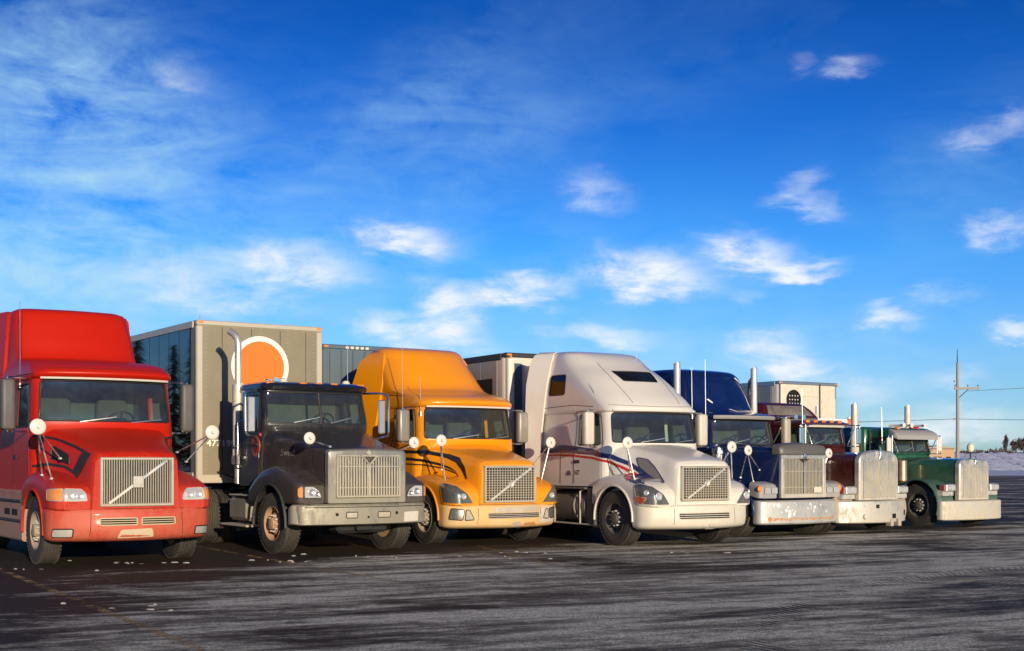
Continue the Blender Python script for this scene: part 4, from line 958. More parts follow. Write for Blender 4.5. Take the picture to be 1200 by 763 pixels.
def stack(parent, x, y, z0, z1, r, mat, tip=None, shield=None):
    mat = M_stack
    pts = [(x, y, z0), (x, y, z1-.35), (x, y, z1-.22)]
    if tip == 'curve': pts += [(x-.01, y+.02, z1-.14), (x-.05, y+.07, z1-.06), (x-.11, y+.15, z1)]
    else: pts += [(x, y, z1-.02), (x, y+.01, z1)]
    g = G().tube(pts, r, 14); o = g.build('exhaust_stack', mat, parent)
    if shield: G().cyl((x, y, shield[0]), (x, y, shield[1]), shield[2], 18).build('heat_shield', mat, o)
    e = Vector(pts[-1]); d = (e-Vector(pts[-2])).normalized(); G().cyl(e-d*.01, e+d*.004, r*.85, 12).build('pipe_mouth', M_gap, o)
def wing_mirror(parent, x, y, z0, z1, w, xin, mat, tri=True):
    """square mirror held by tube loops"""
    s = -1 if x < 0 else 1
    o = G().box(x-w/2, x+w/2, y-.02, y+.04, z0, z1, .018).build('mirror', mat, parent)
    b = G(); b.tube([(xin, y+.02, z1+.06), (x+s*w*.2, y, z1+.06), (x+s*w*.2, y, z1+.0)], .014, 6); b.build('bracket', M_chrome2, o)
    b = G(); b.tube([(xin, y+.02, z0-.05), (x+s*w*.2, y, z0-.05), (x+s*w*.2, y, z0)], .014, 6); b.build('bracket', M_chrome2, o)
    if tri:
        G().tube([(x-s*w*.7, y, z1+.06), (xin, y+.02, z0-.02)], .012, 6).build('brace', M_chrome2, o)
        G().tube([(x-s*w*.75, y, z1+.06), (x-s*w*.75, y, z0-.05)], .012, 6).build('brace', M_chrome2, o)
def conv_truck(P):
    t = thing('semi_truck', P['label'], 'truck', (*P['pos'], 0), P['yaw'], 'semi trucks parked side by side in the row')
    paint = P['paint']
    hood = yloft(P['hood'], 5); hb = hood.bvh(); hood.build('hood', P.get('hoodmat', paint), t)
    P['front'](t, hb)
    bump = zloft(P['bumper'], 4); bb = bump.bvh(); bump.build('bumper', P['bumpmat'], t)
    if 'bumpx' in P: P['bumpx'](t, bb)
    cab, cb = cab_shell(t, P['cab'], paint, P['ws'], P['side'], P['yb'], P['zc'], split=P.get('split'))
    z0 = ws_bottom(P['ws']); interior(t, P['f'], z0, P.get('iw', .95), P['yb'])
    if P.get('wsbar'): trim(P['wsbar'][0], 'F', cb, P['wsbar'][2], .004, 6, .05, False).build('visor_trim', P['wsbar'][1], t)
    for ax in ('L', 'R'):
        dr = patch(rounded(P['door'], .05, 3), ax, cb, .006, .02, .14).build('door', paint, t, angle=40)
        hx, hz = P['handle']; patch(rounded([(hx-.09, hz-.025), (hx+.09, hz-.025), (hx+.09, hz+.025), (hx-.09, hz+.025)], .02, 2), ax, cb, .02, .03, .06).build('door_handle', M_chrome2, dr)
        for sm in P['seams']: trim(sm, ax, cb, .006, 0, 5, .12, False).build('panel_seam', M_gap, t)
    wipers(t, cb, z0, P.get('wipe', [((-.5, z0+.01), (-.15, z0+.08)), ((.2, z0+.01), (.5, z0+.08))]))
    for s in (-1, 1): wheel(t, s*P.get('track', 1.2), 0, P.get('rim', 'rf'), P.get('steer', 0))
    chassis(t, P.get('c0', -.6), P['rear'][-1]+.7); rear_axles(t, P['rear'])
    for d in P.get('discs', []): disc_mirror(t, d[0], d[1], d[2])
    for a in P.get('ants', []): antenna(t, *a)
    P['extra'](t, cb)
    return t, cb, hb

# black day cab, second from the left -------------------------------------------------
blk = surf('black_blue_paint', (0.011, 0.012, 0.018), 0.26, 0.0, 0.26, 2.3, coat=0.6, grime=(0.115, 0.090, 0.060), low=.9)
M_duststeel = surf('dusty_steel_bumper', (0.34, 0.32, 0.26), 0.36, 0.7, 0.5, 1.2, grime=(0.27, 0.23, 0.155), low=.7)
def black_front(t, hb):
    sur = yloft([(-1.215, dict(w=.70, b=.87, t=1.715, rt=.07, rb=.03, c=.02)), (-1.20, dict(w=.72, b=.86, t=1.735)), (-1.10, dict(w=.725, t=1.75))], 3).build('grille_surround', M_duststeel, t)
    bars_grille(t, .595, .955, 1.665, -1.275, 22, M_dustgr, .038, .027, rows=(1.47, 1.12), notch=.12)
    g = G().tube([(-.20, -1.27, 1.64), (-.13, -1.275, 1.63), (0, -1.28, 1.50), (.13, -1.275, 1.63), (.20, -1.27, 1.64)], .020, 6); g.build('grille_notch', M_dustgr, t)
    G().box(-.022, .022, -1.285, -1.25, .98, 1.5, .006).build('grille_centre_bar', M_dustgr, t)
    d = G(); c = Vector((0, -1.225, 1.70)); r = .05; d.prism([c+Vector((r, 0, 0)), c+Vector((0, 0, r)), c+Vector((-r, 0, 0)), c+Vector((0, 0, -r))], [c+Vector((r, -.02, 0)), c+Vector((0, -.02, r)), c+Vector((-r, -.02, 0)), c+Vector((0, -.02, -r))]); d.build('emblem', M_dustgr, t)
    F = [(-1.10, dict(cx=.93, w=.18, b=.86, t=1.16, rt=.05, rb=.04)), (-1.04, dict(cx=.93, w=.26, t=1.19, rt=.07)), (-.85, dict(cx=.92, w=.30, t=1.26, rt=.12)), (-.45, dict(cx=.91, w=.32, t=1.42, rt=.18)), (0, dict(cx=.91, w=.32, t=1.50, rt=.2)), (.4, dict(t=1.44, rt=.18)), (.72, dict(t=1.30)), (.9, dict(t=1.16))]
    fl = yloft([(y, dict(e, cx=-e['cx']) if 'cx' in e else e) for y, e in F], 5); fr = fl.flipx(); ab = G(); ab.add(fl.v, fl.f); ab.add(fr.v, fr.f); ab = ab.bvh()
    for g_, s in ((fl, -1), (fr, 1)):
        o = g_.build('fender', blk, t); boolean(o, [(arch_cut(0, .50, .66, -1.6 if s < 0 else .5, -.5 if s < 0 else 1.6), M_dark)])
        G().tube([(s*1.235, math.cos(a)*.67, .5+math.sin(a)*.67) for a in [math.pi*(-.02+1.04*i/24) for i in range(25)]], .024, 6).build('arch_trim', M_black, t)
        for bx, bz, br in ((-.98, 1.05, .055), (-.87, 1.02, .042)):
            h, n, ok = hit(ab, Ax('F'), bx, bz); q = G().lathe([(0, br), (.018, br), (.026, br*.8), (.018, br*.4), (.014, .002)], h+n*.008, n, 16); (q if s < 0 else q.flipx()).build('reflector', M_chrome2, t)
        for poly, mat, nm in ((rounded([(-1.10, .955), (-.79, .955), (-.84, 1.08), (-.94, 1.145), (-1.10, 1.145)], .03, 3), M_lens, 'headlight'), (rounded([(-1.185, .965), (-1.115, .955), (-1.115, 1.145), (-1.185, 1.125)], .03, 3), M_amber, 'turn_signal')):
            g = patch(poly, 'F', ab, .012, .03, .05); o = (g if s < 0 else g.flipx()).build(nm, mat, t, angle=40); r = trim(poly, 'F', ab, .010, .004, 5, .05); (r if s < 0 else r.flipx()).build('lamp_rim', M_black, o)
    ab2 = G(); ab2.add(fl.v, fl.f)
    text_geo("Swed", .17, 'L', hb, .06, 1.70, .006, -1, .25, bold=.002).build("hood_script", M_rail, t)
def black_bump(t, bb):
    for x0, x1, z0, z1 in ((-.40, -.20, .62, .715), (.18, .42, .62, .715)):
        pl = rounded([(x0, z0), (x1, z0), (x1, z1), (x0, z1)], .02, 2); o = patch(pl, 'F', bb, .004, .01, .06).build('tow_cover', M_dustgr, t); trim(pl, 'F', bb, .008, .002, 5, .05).build('cover_rim', M_gap, o)
    for x, z, r in ((-.56, .68, .028), (.55, .69, .028), (0, .63, .02)): 
        h, n, ok = hit(bb, Ax('F'), x, z); G().cyl(h+n*.004, h-n*.02, r, 12).build('bolt_hole', M_gap, t)
    patch([(.70, .535), (1.0, .545), (1.0, .71), (.70, .70)], 'F', bb, .012, .01, .08).build('number_plate', M_white, t)
    trim([(-1.1, .80), (1.1, .80)], 'F', bb, .008, 0, 5, .06, False).build('bumper_crease', M_gap, t)
    g = G().box(-.45, .5, -1.0, -.6, .36, .50, .05); g.box(-.15, .15, -1.12, -.6, .40, .48, .02); g.build('tow_frame', M_dark, t)
    for s in (-1, 1):
        yloft([(-1.02, dict(cx=s*1.13, w=.06, b=.52, t=.84, rt=.03)), (-.9, dict(w=.09, cx=s*1.14)), (-.72, dict(w=.05, b=.5, t=.80, cx=s*1.16))], 2).build('bumper_end_cap', surf('torn_plastic', (.5, .46, .38), .6, 0, .5, 1.2), t)
def black_extra(t, cb):
    for x in (-.88, -.30, -.0, .30, .88): roof_lamp(t, x, .80 if abs(x) > .5 else .68, 2.90, M_amber)
    g = G().lathe([(0, .002), (0, .07), (.04, .075), (.08, .06), (.10, .03), (.105, .002)], (-.42, 1.25, 2.95), (0, 0, 1), 16); g.build('beacon', M_white, t)
    G().lathe([(0, .05), (.1, .03), (.35, .035), (.40, .055), (.40, .002)], (-.62, 1.5, 3.0), (0, -1, 0), 12).build('air_horn', M_chrome2, t)
    G().lathe([(0, .002), (0, .07), (.05, .08), (.10, .05), (.11, .002)], (.85, 1.3, 2.94), (0, 0, 1), 16).build('beacon', M_white, t)
    stack(t, -.99, 1.97, 2.9, 3.93, .062, M_chrome2, 'curve')
    G().cyl((-.99, 1.97, 1.55), (-.99, 1.97, 2.95), .105, 18).build('muffler', M_stack, t); G().cyl((-.99, 1.97, 1.15), (-.99, 1.97, 1.55), .06, 14).build('exhaust_pipe', M_chrome, t)
    G().cyl((-.99, 1.97, 1.50), (-.99, 1.97, 1.66), .115, 18).build('muffler_clamp', M_rail, t)
    for s in (-1, 1):
        # mirror loop of bent chrome tube
        m = G().box(s*1.20, s*1.34, .66, .71, 2.06, 2.68, .02).build('mirror', M_rail, t)
        G().tube([(s*1.0, .95, 2.80), (s*1.25, .70, 2.80), (s*1.38, .66, 2.76), (s*1.40, .66, 2.66), (s*1.40, .66, 2.10), (s*1.38, .66, 2.02), (s*1.22, .70, 1.98), (s*1.02, .92, 1.80), (s*1.03, .92, 1.62)], .020, 8).build('bracket', M_chrome2, m)
        G().tube([(s*1.04, 1.66, 1.45), (s*1.12, 1.66, 1.5), (s*1.12, 1.66, 2.25), (s*1.04, 1.66, 2.3)], .018, 8).build('grab_handle', M_chrome2, t)
        G().box(s*.66, s*1.16, 1.15, 2.0, .50, .92, .06).build('battery_box', M_duststeel, t)
        g = G(); g.box(s*.7, s*1.24, 1.0, 2.2, .40, .44, .01); g.build('step_board', M_rail, t); G().box(s*.7, s*1.2, 1.0, 1.9, .94, .97, .01).build('step_board', M_rail, t)
        h, n, ok = hit(cb, Ax('L' if s < 0 else 'R'), 1.05, 1.82)
        o = G().lathe([(0, .19), (.010, .185), (.012, .002)], h, (s, 0, 0), 28).build('door_sign', surf('red_sign', (.45, .07, .03), .4, 0, .2, 1.3), t)
        G().lathe([(0.012, .12), (.016, .118), (.0165, .002)], h, (s, 0, 0), 24).build('sign_centre', surf('dark_red_sign', (.16, .012, .012), .4, 0, .2, 1.3), o)
        h, n, ok = hit(cb, Ax('L' if s < 0 else 'R'), .86, 2.02); G().lathe([(0, .04), (.02, .035), (.03, .002)], h, (s, 0, 0), 14).build('side_lamp', M_redl, t)
    G().box(-.9, .9, 2.3, 2.34, 1.2, 2.1, .01).build('headboard', M_dark, t)
    G().lathe([(0, .002), (0, .10), (.5, .10), (.5, .002)], (-.75, 2.2, .80), (0, 1, 0), 18).build('air_tank', M_rail, t)
T2, T2c, T2h = conv_truck(dict(label='black day-cab truck with dusty grille and single chrome stack, right of the red truck', pos=(-3.067, 23.056), yaw=33.7, paint=blk,
    hood=[(-1.12, dict(w=.72, b=.86, t=1.73, rt=.07, rb=.02, c=.03, tp=.97)), (-.9, dict(w=.74, t=1.78, rt=.09)), (-.3, dict(w=.82, t=1.90, rt=.13, c=.04)), (.4, dict(w=.97, t=2.05, rt=.18, c=.06)), (.78, dict(w=1.01, t=2.12, rt=.2)), (.88, dict(w=1.01, t=2.13))],
    front=black_front, bumper=[(.50, dict(w=1.16, f=-1.02, b=-.8, c=.16, rf=.10, rb=.02)), (.52, dict(w=1.19, f=-1.07)), (.82, dict(w=1.2, f=-1.08)), (.85, dict(w=1.18, f=-1.05))], bumpmat=M_duststeel, bumpx=black_bump,
    cab=[(1.12, dict(w=1.03, f=.82, b=2.0-.12, c=.06, rf=.10, rb=.08)), (2.0, dict(w=1.03, f=.78, c=.10)), (2.20, dict(w=1.025, f=.72, c=.12)), (2.80, dict(w=.99, f=.84, c=.12)), (2.825, dict(w=1.02, f=.70, c=.14, rf=.14)), (2.87, dict(w=1.02, f=.68, c=.15)), (2.93, dict(w=1.0, f=.78, c=.15)), (2.965, dict(w=.93, f=.95, c=.1, b=1.85)), (2.975, dict(w=.84, f=1.05, b=1.8))],
    ws=rounded([(-.955, 2.225), (.955, 2.225), (.93, 2.775), (-.93, 2.775)], .05, 3), side=[rounded([(.98, 2.10), (1.62, 2.10), (1.62, 2.72), (1.02, 2.72)], .05, 3)], yb=1.80, zc=(1.3, 2.90), split=0.02, f=.66, iw=.93,
    door=[(.92, 1.18), (1.70, 1.18), (1.70, 2.04), (.92, 2.04)], handle=(1.58, 1.62), seams=[[(.90, 1.15), (.90, 2.1), (.96, 2.78), (1.72, 2.78), (1.72, 1.15)]], rear=(3.5, 4.8), rim='rust', steer=4,
    discs=[((-1.02, -1.12, 1.93), .115, [(-.60, -1.02, 1.80)]), ((1.16, -.70, 1.88), .115, [(.72, -.95, 1.72)])], ants=[(1.04, 1.6, 2.85, 3.9)], extra=black_extra))

M_shell = surf('salted_shell', (0.66, 0.63, 0.56), 0.26, 0.8, 0.42, 1.6, grime=(0.50, 0.44, 0.32))
# blue one, fifth --------------------------------------------------------------------
blu = surf('deep_blue_paint', (0.003, 0.013, 0.075), 0.2, 0.0, 0.04, 1.0, coat=0.8, grime=(0.10, 0.10, 0.10))
M_visor = surf('dull_visor', (0.42, 0.40, 0.36), 0.4, 0.3, 0.25, 1.3)
M_dullhood = surf('bug_shield', (0.10, 0.095, 0.085), 0.4, 0, 0.2, 1.3)
M_patchy = surf('blotchy_chrome', (0.50, 0.51, 0.50), 0.32, 0.6, 0.50, 1.1, low=.5, var=.4, grime=(0.40, 0.38, 0.33), peel=0.15)
def blue_front(t, hb):
    bars_grille(t, .66, .80, 1.69, -.93, 27, M_dustgr, .085, .019, rows=(1.02, 1.35), framemat=M_shell, notch=.10)
    g = G().lathe([(0, .055), (.015, .05), (.02, .002)], (0, -.935, 1.655), (0, -1, 0), 18); g.build('emblem', M_chrome, t)
    G().box(-.014, .014, -.945, -.91, .88, 1.58, .004).build('grille_centre_bar', M_chrome2, t)
    G().box(.26, .50, -.955, -.94, .90, 1.02, .006).build('grille_plate', M_white, t)
    yloft([(-.93, dict(w=.62, b=1.70, t=1.80, rt=.06, rb=.03, c=.05)), (-.88, dict(w=.69, b=1.69, t=1.87, rt=.08)), (-.70, dict(w=.71, t=1.90))], 3).build('bug_deflector', M_dullhood, t)
    for s in (-1, 1):
        arch_fender(t, s, .60, 1.22, .66, .52, -8, 178, blu)
        yloft([(-.86, dict(cx=s*.95, w=.20, b=.80, t=1.02, rt=.06, rb=.02)), (-.80, dict(w=.26, t=1.09, rt=.09)), (-.55, dict(w=.27, t=1.14, b=.85))], 3).build('fender_nose', surf('grey_fender_nose', (.30, .32, .36), .4, .3, .4, 1.4), t)
        for k in (0, 1): G().box(s*(.74+k*.20), s*(.90+k*.20), -.895, -.868, .89, 1.02, .012).build('headlight', M_lens, t)
        g = G().lathe([(0, .075), (.03, .075), (.05, .05), (.055, .002)], (s*1.17, -.80, .99), (0, -1, 0), 16); g.build('turn_signal', M_amber, t)
def blue_bump(t, bb):
    random.seed(11)
    for i in range(26):
        x = random.gauss(-.52, .24) if i < 19 else random.gauss(.32, .16); z = random.uniform(.44, .68); r = random.uniform(.02, .05); 
        if abs(x) > 1.05: continue
        pl = [(x+r*random.uniform(.6, 1.3)*math.cos(a), z+r*random.uniform(.6, 1.3)*math.sin(a)) for a in [k*math.pi/4 for k in range(8)]]
        g = patch(pl, 'F', bb, .003, 0, .08)
        if g.v: g.build('snow_splash', M_snow, t)
    for i in range(24):
        x = -.84+i*.078+random.uniform(-.02, .02); w = random.uniform(.02, .05); z = .365+random.uniform(-.012, .012); h = random.uniform(.015, .035)
        patch([(x-w, z-h), (x+w*.6, z-h*.7), (x+w, z+h), (x-w*.5, z+h*.8)], 'F', bb, .003, 0, .1).build('rust_fleck', M_rust, t)
    G().lathe([(0, .05), (.01, .045), (.012, .002)], (-.93, -.86, .37), (-.2, -1, 0), 14).build('rust_spot', M_rust, t)
def blue_extra(t, cb):
    stack(t, -1.17, 1.70, 1.2, 3.70, .075, M_chrome2, None, (1.5, 2.6, .10)); stack(t, 1.17, 1.70, 1.2, 3.68, .075, M_chrome2, None, (1.5, 2.6, .10))
    G().tube([(1.17, 1.75, 3.42), (1.22, 1.85, 3.38), (1.30, 1.95, 3.28), (1.32, 1.97, 3.1), (1.32, 1.97, 2.3)], .07, 12).build('exhaust_branch', M_stack, t)
    for s in (-1, 1):
        tall_mirror(t, s*1.30, .84, 1.88, 2.52, .20, surf('tan_mirror_shell', (.45, .41, .33), .4, .4, .3, 3), True, s*1.0)
        G().tube([(s*1.30, .84, 2.5), (s*1.02, 1.0, 1.9)], .014, 6).build('mirror_brace', M_chrome2, t)
        tank(t, s*.92, 1.2, 2.6, .68, .30, M_bump)
        G().lathe([(0, .11), (.02, .13), (.14, .13), (.16, .10), (.16, .002)], (s*.98, .62, 1.70), (0, 0, 1), 20).build('air_cleaner', M_chrome2, t)
        G().cyl((s*.98, .62, 1.0), (s*.98, .62, 1.7), .12, 18).build('air_cleaner', M_chrome, t)
    for i, (x, z, r) in enumerate([(.62, 3.38, .07), (-.50, 2.88, .05), (-.02, 2.66, .05)]):
        pl = [(x-r*1.3, z+r*.8), (x-r*.2, z+r), (x+r*1.5, z-r*.5), (x+r*1.1, z-r*1.1), (x+.2*r, z-r*.4)]
        patch(pl, 'F', cb, .006, 0, .08).build('snow_patch', M_snow, t)
T5, T5c, T5h = conv_truck(dict(label='deep blue high-roof sleeper truck with twin chrome stacks and blotchy bumper, behind the silver truck', pos=(5.545, 28.324), yaw=34.7, paint=blu,
    hood=[(-.86, dict(w=.68, b=.78, t=1.80, rt=.10, rb=.02, c=.03)), (-.6, dict(w=.70, t=1.84, rt=.12)), (.2, dict(w=.78, t=1.88, rt=.16, c=.05)), (.82, dict(w=.90, t=1.92, rt=.2)), (.95, dict(w=.91, t=1.92))],
    front=blue_front, bumper=[(.26, dict(w=1.14, f=-.76, b=-.60, c=.20, rf=.12, rb=.02)), (.29, dict(w=1.17, f=-.79)), (.72, dict(w=1.17, f=-.79)), (.75, dict(w=1.15, f=-.75))], bumpmat=M_patchy, bumpx=blue_bump,
    cab=[(1.0, dict(w=1.0, f=.95, b=3.1, c=.05, rf=.12, rb=.08)), (1.75, dict(w=1.0, f=.90, c=.12)), (1.90, dict(w=.98, f=.84, c=.18, rf=.18)), (2.46, dict(w=.95, f=.92, c=.18)), (2.49, dict(w=.97, f=.82, c=.22, rf=.22)), (2.53, dict(w=.98, f=.80, c=.22)), (2.60, dict(w=.97, f=.98, c=.22)), (2.64, dict(w=.96, f=1.26, c=.22)), (2.70, dict(w=.99, f=1.44, c=.22, rf=.3)), (3.1, dict(w=1.01, f=1.66, c=.22, rf=.35)), (3.42, dict(w=.99, f=1.84, c=.22, rf=.35)), (3.56, dict(w=.93, f=2.0, c=.2)), (3.62, dict(w=.82, f=2.2, c=.1, b=3.0))],
    ws=rounded([(-.905, 1.93), (.905, 1.93), (.875, 2.445), (-.875, 2.445)], .06, 4), side=[rounded([(1.04, 1.88), (1.62, 1.88), (1.62, 2.42), (1.10, 2.42)], .05, 3)], yb=1.95, zc=(1.15, 2.57), f=.84, iw=.9,
    wsbar=([(-.90, 2.51), (0, 2.51), (.90, 2.51)], M_visor, .045), door=[(.98, 1.1), (1.7, 1.1), (1.7, 1.82), (.98, 1.82)], handle=(1.58, 1.5), seams=[[(.96, 1.05), (.96, 1.85), (1.02, 2.46), (1.72, 2.46), (1.72, 1.05)], [(1.75, 2.62), (3.0, 2.62)]],
    rear=(4.7, 6.0), track=1.2, discs=[((-1.21, -.50, 1.78), .12, [(-1.0, -.45, 1.14), (-.72, -.35, 1.38), (-1.02, -.1, 1.22)]), ((1.20, -.50, 1.73), .12, [(1.0, -.45, 1.14), (.74, -.35, 1.40)])], ants=[(-1.02, .95, 2.3, 3.75), (-1.0, 1.4, 2.5, 3.6)], extra=blue_extra))

# maroon and green long-nosed ones ----------------------------------------------------
mar = surf('maroon_paint', (0.055, 0.007, 0.005), 0.24, 0, 0.12, 1.4, coat=0.7, grime=(0.22, 0.15, 0.11))
M_shell = surf('salted_shell', (0.66, 0.63, 0.56), 0.26, 0.8, 0.42, 1.6, grime=(0.50, 0.44, 0.32))
grn = surf('green_paint', (0.007, 0.085, 0.045), 0.28, 0, 0.15, 1.6, coat=0.8, grime=(0.30, 0.30, 0.20))
def pete_front(body, zt, zb, hw, pods, fender, arched=True, ys=-.90):
    def f(t, hb):
        # tall polished shell round the radiator
        k = .10 if arched else .03
        shell = yloft([(ys, dict(w=hw-.03, b=zb, t=zt-.03, rt=.14, rb=.02, c=k)), (ys+.03, dict(w=hw, b=zb-.01, t=zt, rt=.16)), (ys+.14, dict(w=hw, t=zt+.0))], 3); so_ = shell.build('radiator_shell', M_shell, t)
        x1 = hw-.12; z0, z1 = zb+.05, zt-.14
        G().box(-x1, x1, ys-.012, ys-.002, z0, z1, .003).build('grille_screen', M_dustgr, so_)
        for i in range(5): x = -x1+2*x1*i/4; G().box(x-.012, x+.012, ys-.035, ys-.012, z0-.01, z1+.01, .004).build('grille_bar', M_chrome2, so_)
        for i in range(16): z = z0+(z1-z0)*(i+.5)/16; G().box(-x1+.01, x1-.01, ys-.020, ys-.013, z-.007, z+.007).build('grille_slat', M_rail, so_)
        G().tube([(0, ys-.03, zt-.10), (0, ys-.05, zt+.0), (0, ys-.02, zt+k+.06)], [.022, .02, .012], 8).build('hood_ornament', M_chrome2, t)
        for s in (-1, 1):
            if fender: arch_fender(t, s, .58, 1.16, .64, .50, -20, 172, fender)
            g = yloft([(ys+.12, dict(cx=s*.85, w=.20, b=.74, t=.84, rt=.03)), (-.45, dict(w=.24, cx=s*.86, t=.90, b=.72))], 3); g.build('fender_shelf', M_bump, t)
            pod(t, s, .84, ys+.16, .93, .34, .17, M_lens, M_chrome2, M_redl)
    return f
def pete_extra(t, cb, stk, body, lamps, mirx, ac=True, mz=(1.87, 2.22)):
    for x, y0, z0, z1, r in stk: stack(t, x, y0, z0, z1, r, M_chrome2, None, (1.2, min(2.3, z1-.4), r*1.35))
    for s in (-1, 1):
        wing_mirror(t, s*mirx, lamps['my'], mz[0], mz[1], .15, s*(mirx-.35), M_white if body is grn else M_chrome2)
        tank(t, s*.88, 1.5, 2.9, .64, .29, M_bump)
        if ac:
            G().lathe([(0, .09), (.03, .115), (.50, .115), (.53, .09), (.53, .002)], (s*.90, .62, 1.06), (0, 0, 1), 20).build('air_cleaner', surf('brass_cleaner', (.62, .38, .24), .3, .7, .2, 1.3), t)
    for x in lamps['x']:
        roof_lamp(t, x, lamps['y'], lamps['z'], M_amber if lamps.get('amber') else M_white, .06)
def mar_bump(t, bb):
    for x, z, w, h in ((-.16, .58, .05, .04), (.42, .36, .08, .05), (1.0, .42, .05, .06)): patch([(x-w, z-h), (x+w, z-h), (x+w, z+h), (x-w, z+h)], 'F', bb, .003, .01, .05).build('tow_hole', M_gap, t)
    G().lathe([(0, .06), (.03, .055), (.04, .002)], (-.50, -.88, .36), (0, -1, 0), 14).build('fog_lamp', M_white, t)
    g = G().box(.25, .35, -.95, -.8, .14, .30, .01); g.build('tow_hook', M_rail, t); G().box(.5, .6, -.95, -.8, .14, .30, .01).build('tow_hook', M_rail, t)
def mar_extra(t, cb):
    pete_extra(t, cb, [], mar, dict(my=.55, x=(-.52, -.26, 0, .26, .52), y=.78, z=2.44, amber=True), .93, mz=(1.95, 2.32))
    G().lathe([(0, .06), (.08, .03), (.5, .035), (.56, .06), (.56, .002)], (-.70, 1.5, 2.56), (0, -1, 0), 12).build('air_horn', M_chrome2, t)
    G().lathe([(0, .06), (.08, .03), (.5, .035), (.56, .06), (.56, .002)], (-.45, 1.5, 2.56), (0, -1, 0), 12).build('air_horn', M_chrome2, t)
    s = zloft([(.9, dict(w=.92, f=1.75, b=3.4, rf=.08, rb=.08, c=.03)), (2.58, dict(w=.93, f=1.75)), (2.62, dict(w=.92, f=1.78)), (2.88, dict(w=.72, f=2.0, c=.04)), (2.93, dict(w=.64, f=2.1, b=3.3))], 3); sb = s.bvh(); o = s.build('sleeper', mar, t)
    patch([(-.74, 2.63), (.74, 2.63), (.60, 2.86), (-.60, 2.86)], 'F', sb, .004, .01, .1).build('sleeper_window', surf('dusty_grey_glass', (.09, .08, .08), .25, 0, .3, 3.2), o)
    trim([(1.8, 2.60), (3.3, 2.60)], 'L', sb, .012, 0, 5, .2, False).build('pinstripe', M_white, o)
PH = lambda w, z, y1: [(-.78, dict(w=w-.01, b=.76, t=z-.01, rt=.13, rb=.02, c=.07)), (-.4, dict(w=w, t=z, rt=.14)), (.3, dict(w=w+.02, t=z+.02, rt=.14)), (y1, dict(w=w+.05, t=z+.04, rt=.14))]
T6, T6c, T6h = conv_truck(dict(label='maroon long-nosed truck with tall chrome grille, between blue and green trucks', pos=(7.53, 29.60), yaw=34.3, paint=mar,
    hood=PH(.62, 1.68, .84), front=pete_front(mar, 1.70, .72, .63, 1, surf('dusty_maroon_fender', (.10, .02, .015), .35, 0, .5, 1.9, grime=(.42, .33, .24)), ys=-.84),
    bumper=[(.22, dict(w=1.08, f=-.62, b=-.50, c=.30, rf=.10, rb=.02)), (.24, dict(w=1.11, f=-.64)), (.68, dict(w=1.11, f=-.64)), (.70, dict(w=1.09, f=-.61))], bumpmat=M_bump, bumpx=mar_bump,
    cab=[(.95, dict(w=.80, f=.80, b=1.8, c=.02, rf=.06, rb=.05)), (1.85, dict(w=.78, f=.80, c=.03)), (1.92, dict(w=.75, f=.76, c=.04)), (2.36, dict(w=.73, f=.82, c=.04)), (2.38, dict(w=.76, f=.68, c=.05)), (2.42, dict(w=.76, f=.68, c=.05)), (2.46, dict(w=.74, f=.80)), (2.49, dict(w=.66, f=.92, b=1.75))],
    ws=rounded([(-.62, 1.94), (.62, 1.94), (.60, 2.32), (-.60, 2.32)], .07, 4), side=[rounded([(.90, 1.90), (1.45, 1.90), (1.45, 2.30), (.92, 2.30)], .05, 3)], yb=1.6, zc=(1.1, 2.42), split=0.0, f=.74, iw=.70,
    wsbar=([(-.66, 2.37), (0, 2.37), (.66, 2.37)], M_white, .04), door=[(.86, 1.0), (1.55, 1.0), (1.55, 1.85), (.86, 1.85)], handle=(1.45, 1.6), seams=[[(.84, 1.0), (.84, 2.34), (1.57, 2.34), (1.57, 1.0)]],
    rear=(4.6, 5.9), track=1.14, discs=[], ants=[(-.75, .7, 2.2, 3.2)], wipe=[((-.35, 1.95), (-.1, 2.02)), ((.12, 1.95), (.35, 2.02))], extra=mar_extra))
def grn_extra(t, cb):
    pete_extra(t, cb, [(1.03, 2.0, 1.1, 3.0, .085), (-1.03, 2.0, 1.1, 3.0, .085)], grn, dict(my=.95, x=(-.60,), y=1.0, z=2.36, amber=True), .98, mz=(1.80, 2.14))
    # tall drop visor over the screen
    v = yloft([(.86, dict(w=.78, b=2.10, t=2.20, rt=.02, rb=.02)), (.90, dict(w=.80, b=2.12, t=2.26)), (1.12, dict(w=.78, b=2.16, t=2.36, rt=.04)), (1.22, dict(w=.76, b=2.2, t=2.37))], 2); v.build('sun_visor', M_visor, t)
    for x in (-.30, .0, .52): G().lathe([(0, .05), (.06, .025), (.42, .03), (.46, .06), (.47, .002)], (x, 1.50, 2.46), (0, -1, 0), 12).build('air_horn', M_white, t)
    for x in (.22, .38): roof_lamp(t, x, 1.2, 2.38, M_redl, .06)
    s = zloft([(.9, dict(w=.90, f=1.80, b=3.2, rf=.08, rb=.08, c=.02)), (2.36, dict(w=.92, f=1.78)), (2.41, dict(w=.88, f=1.82)), (2.43, dict(w=.80, f=1.9, b=3.1))], 3); s.build('sleeper', grn, t)
    for i in range(5): h = G().box(-.655, -.645, -.35, .25, 1.25+i*.0, 1.26)
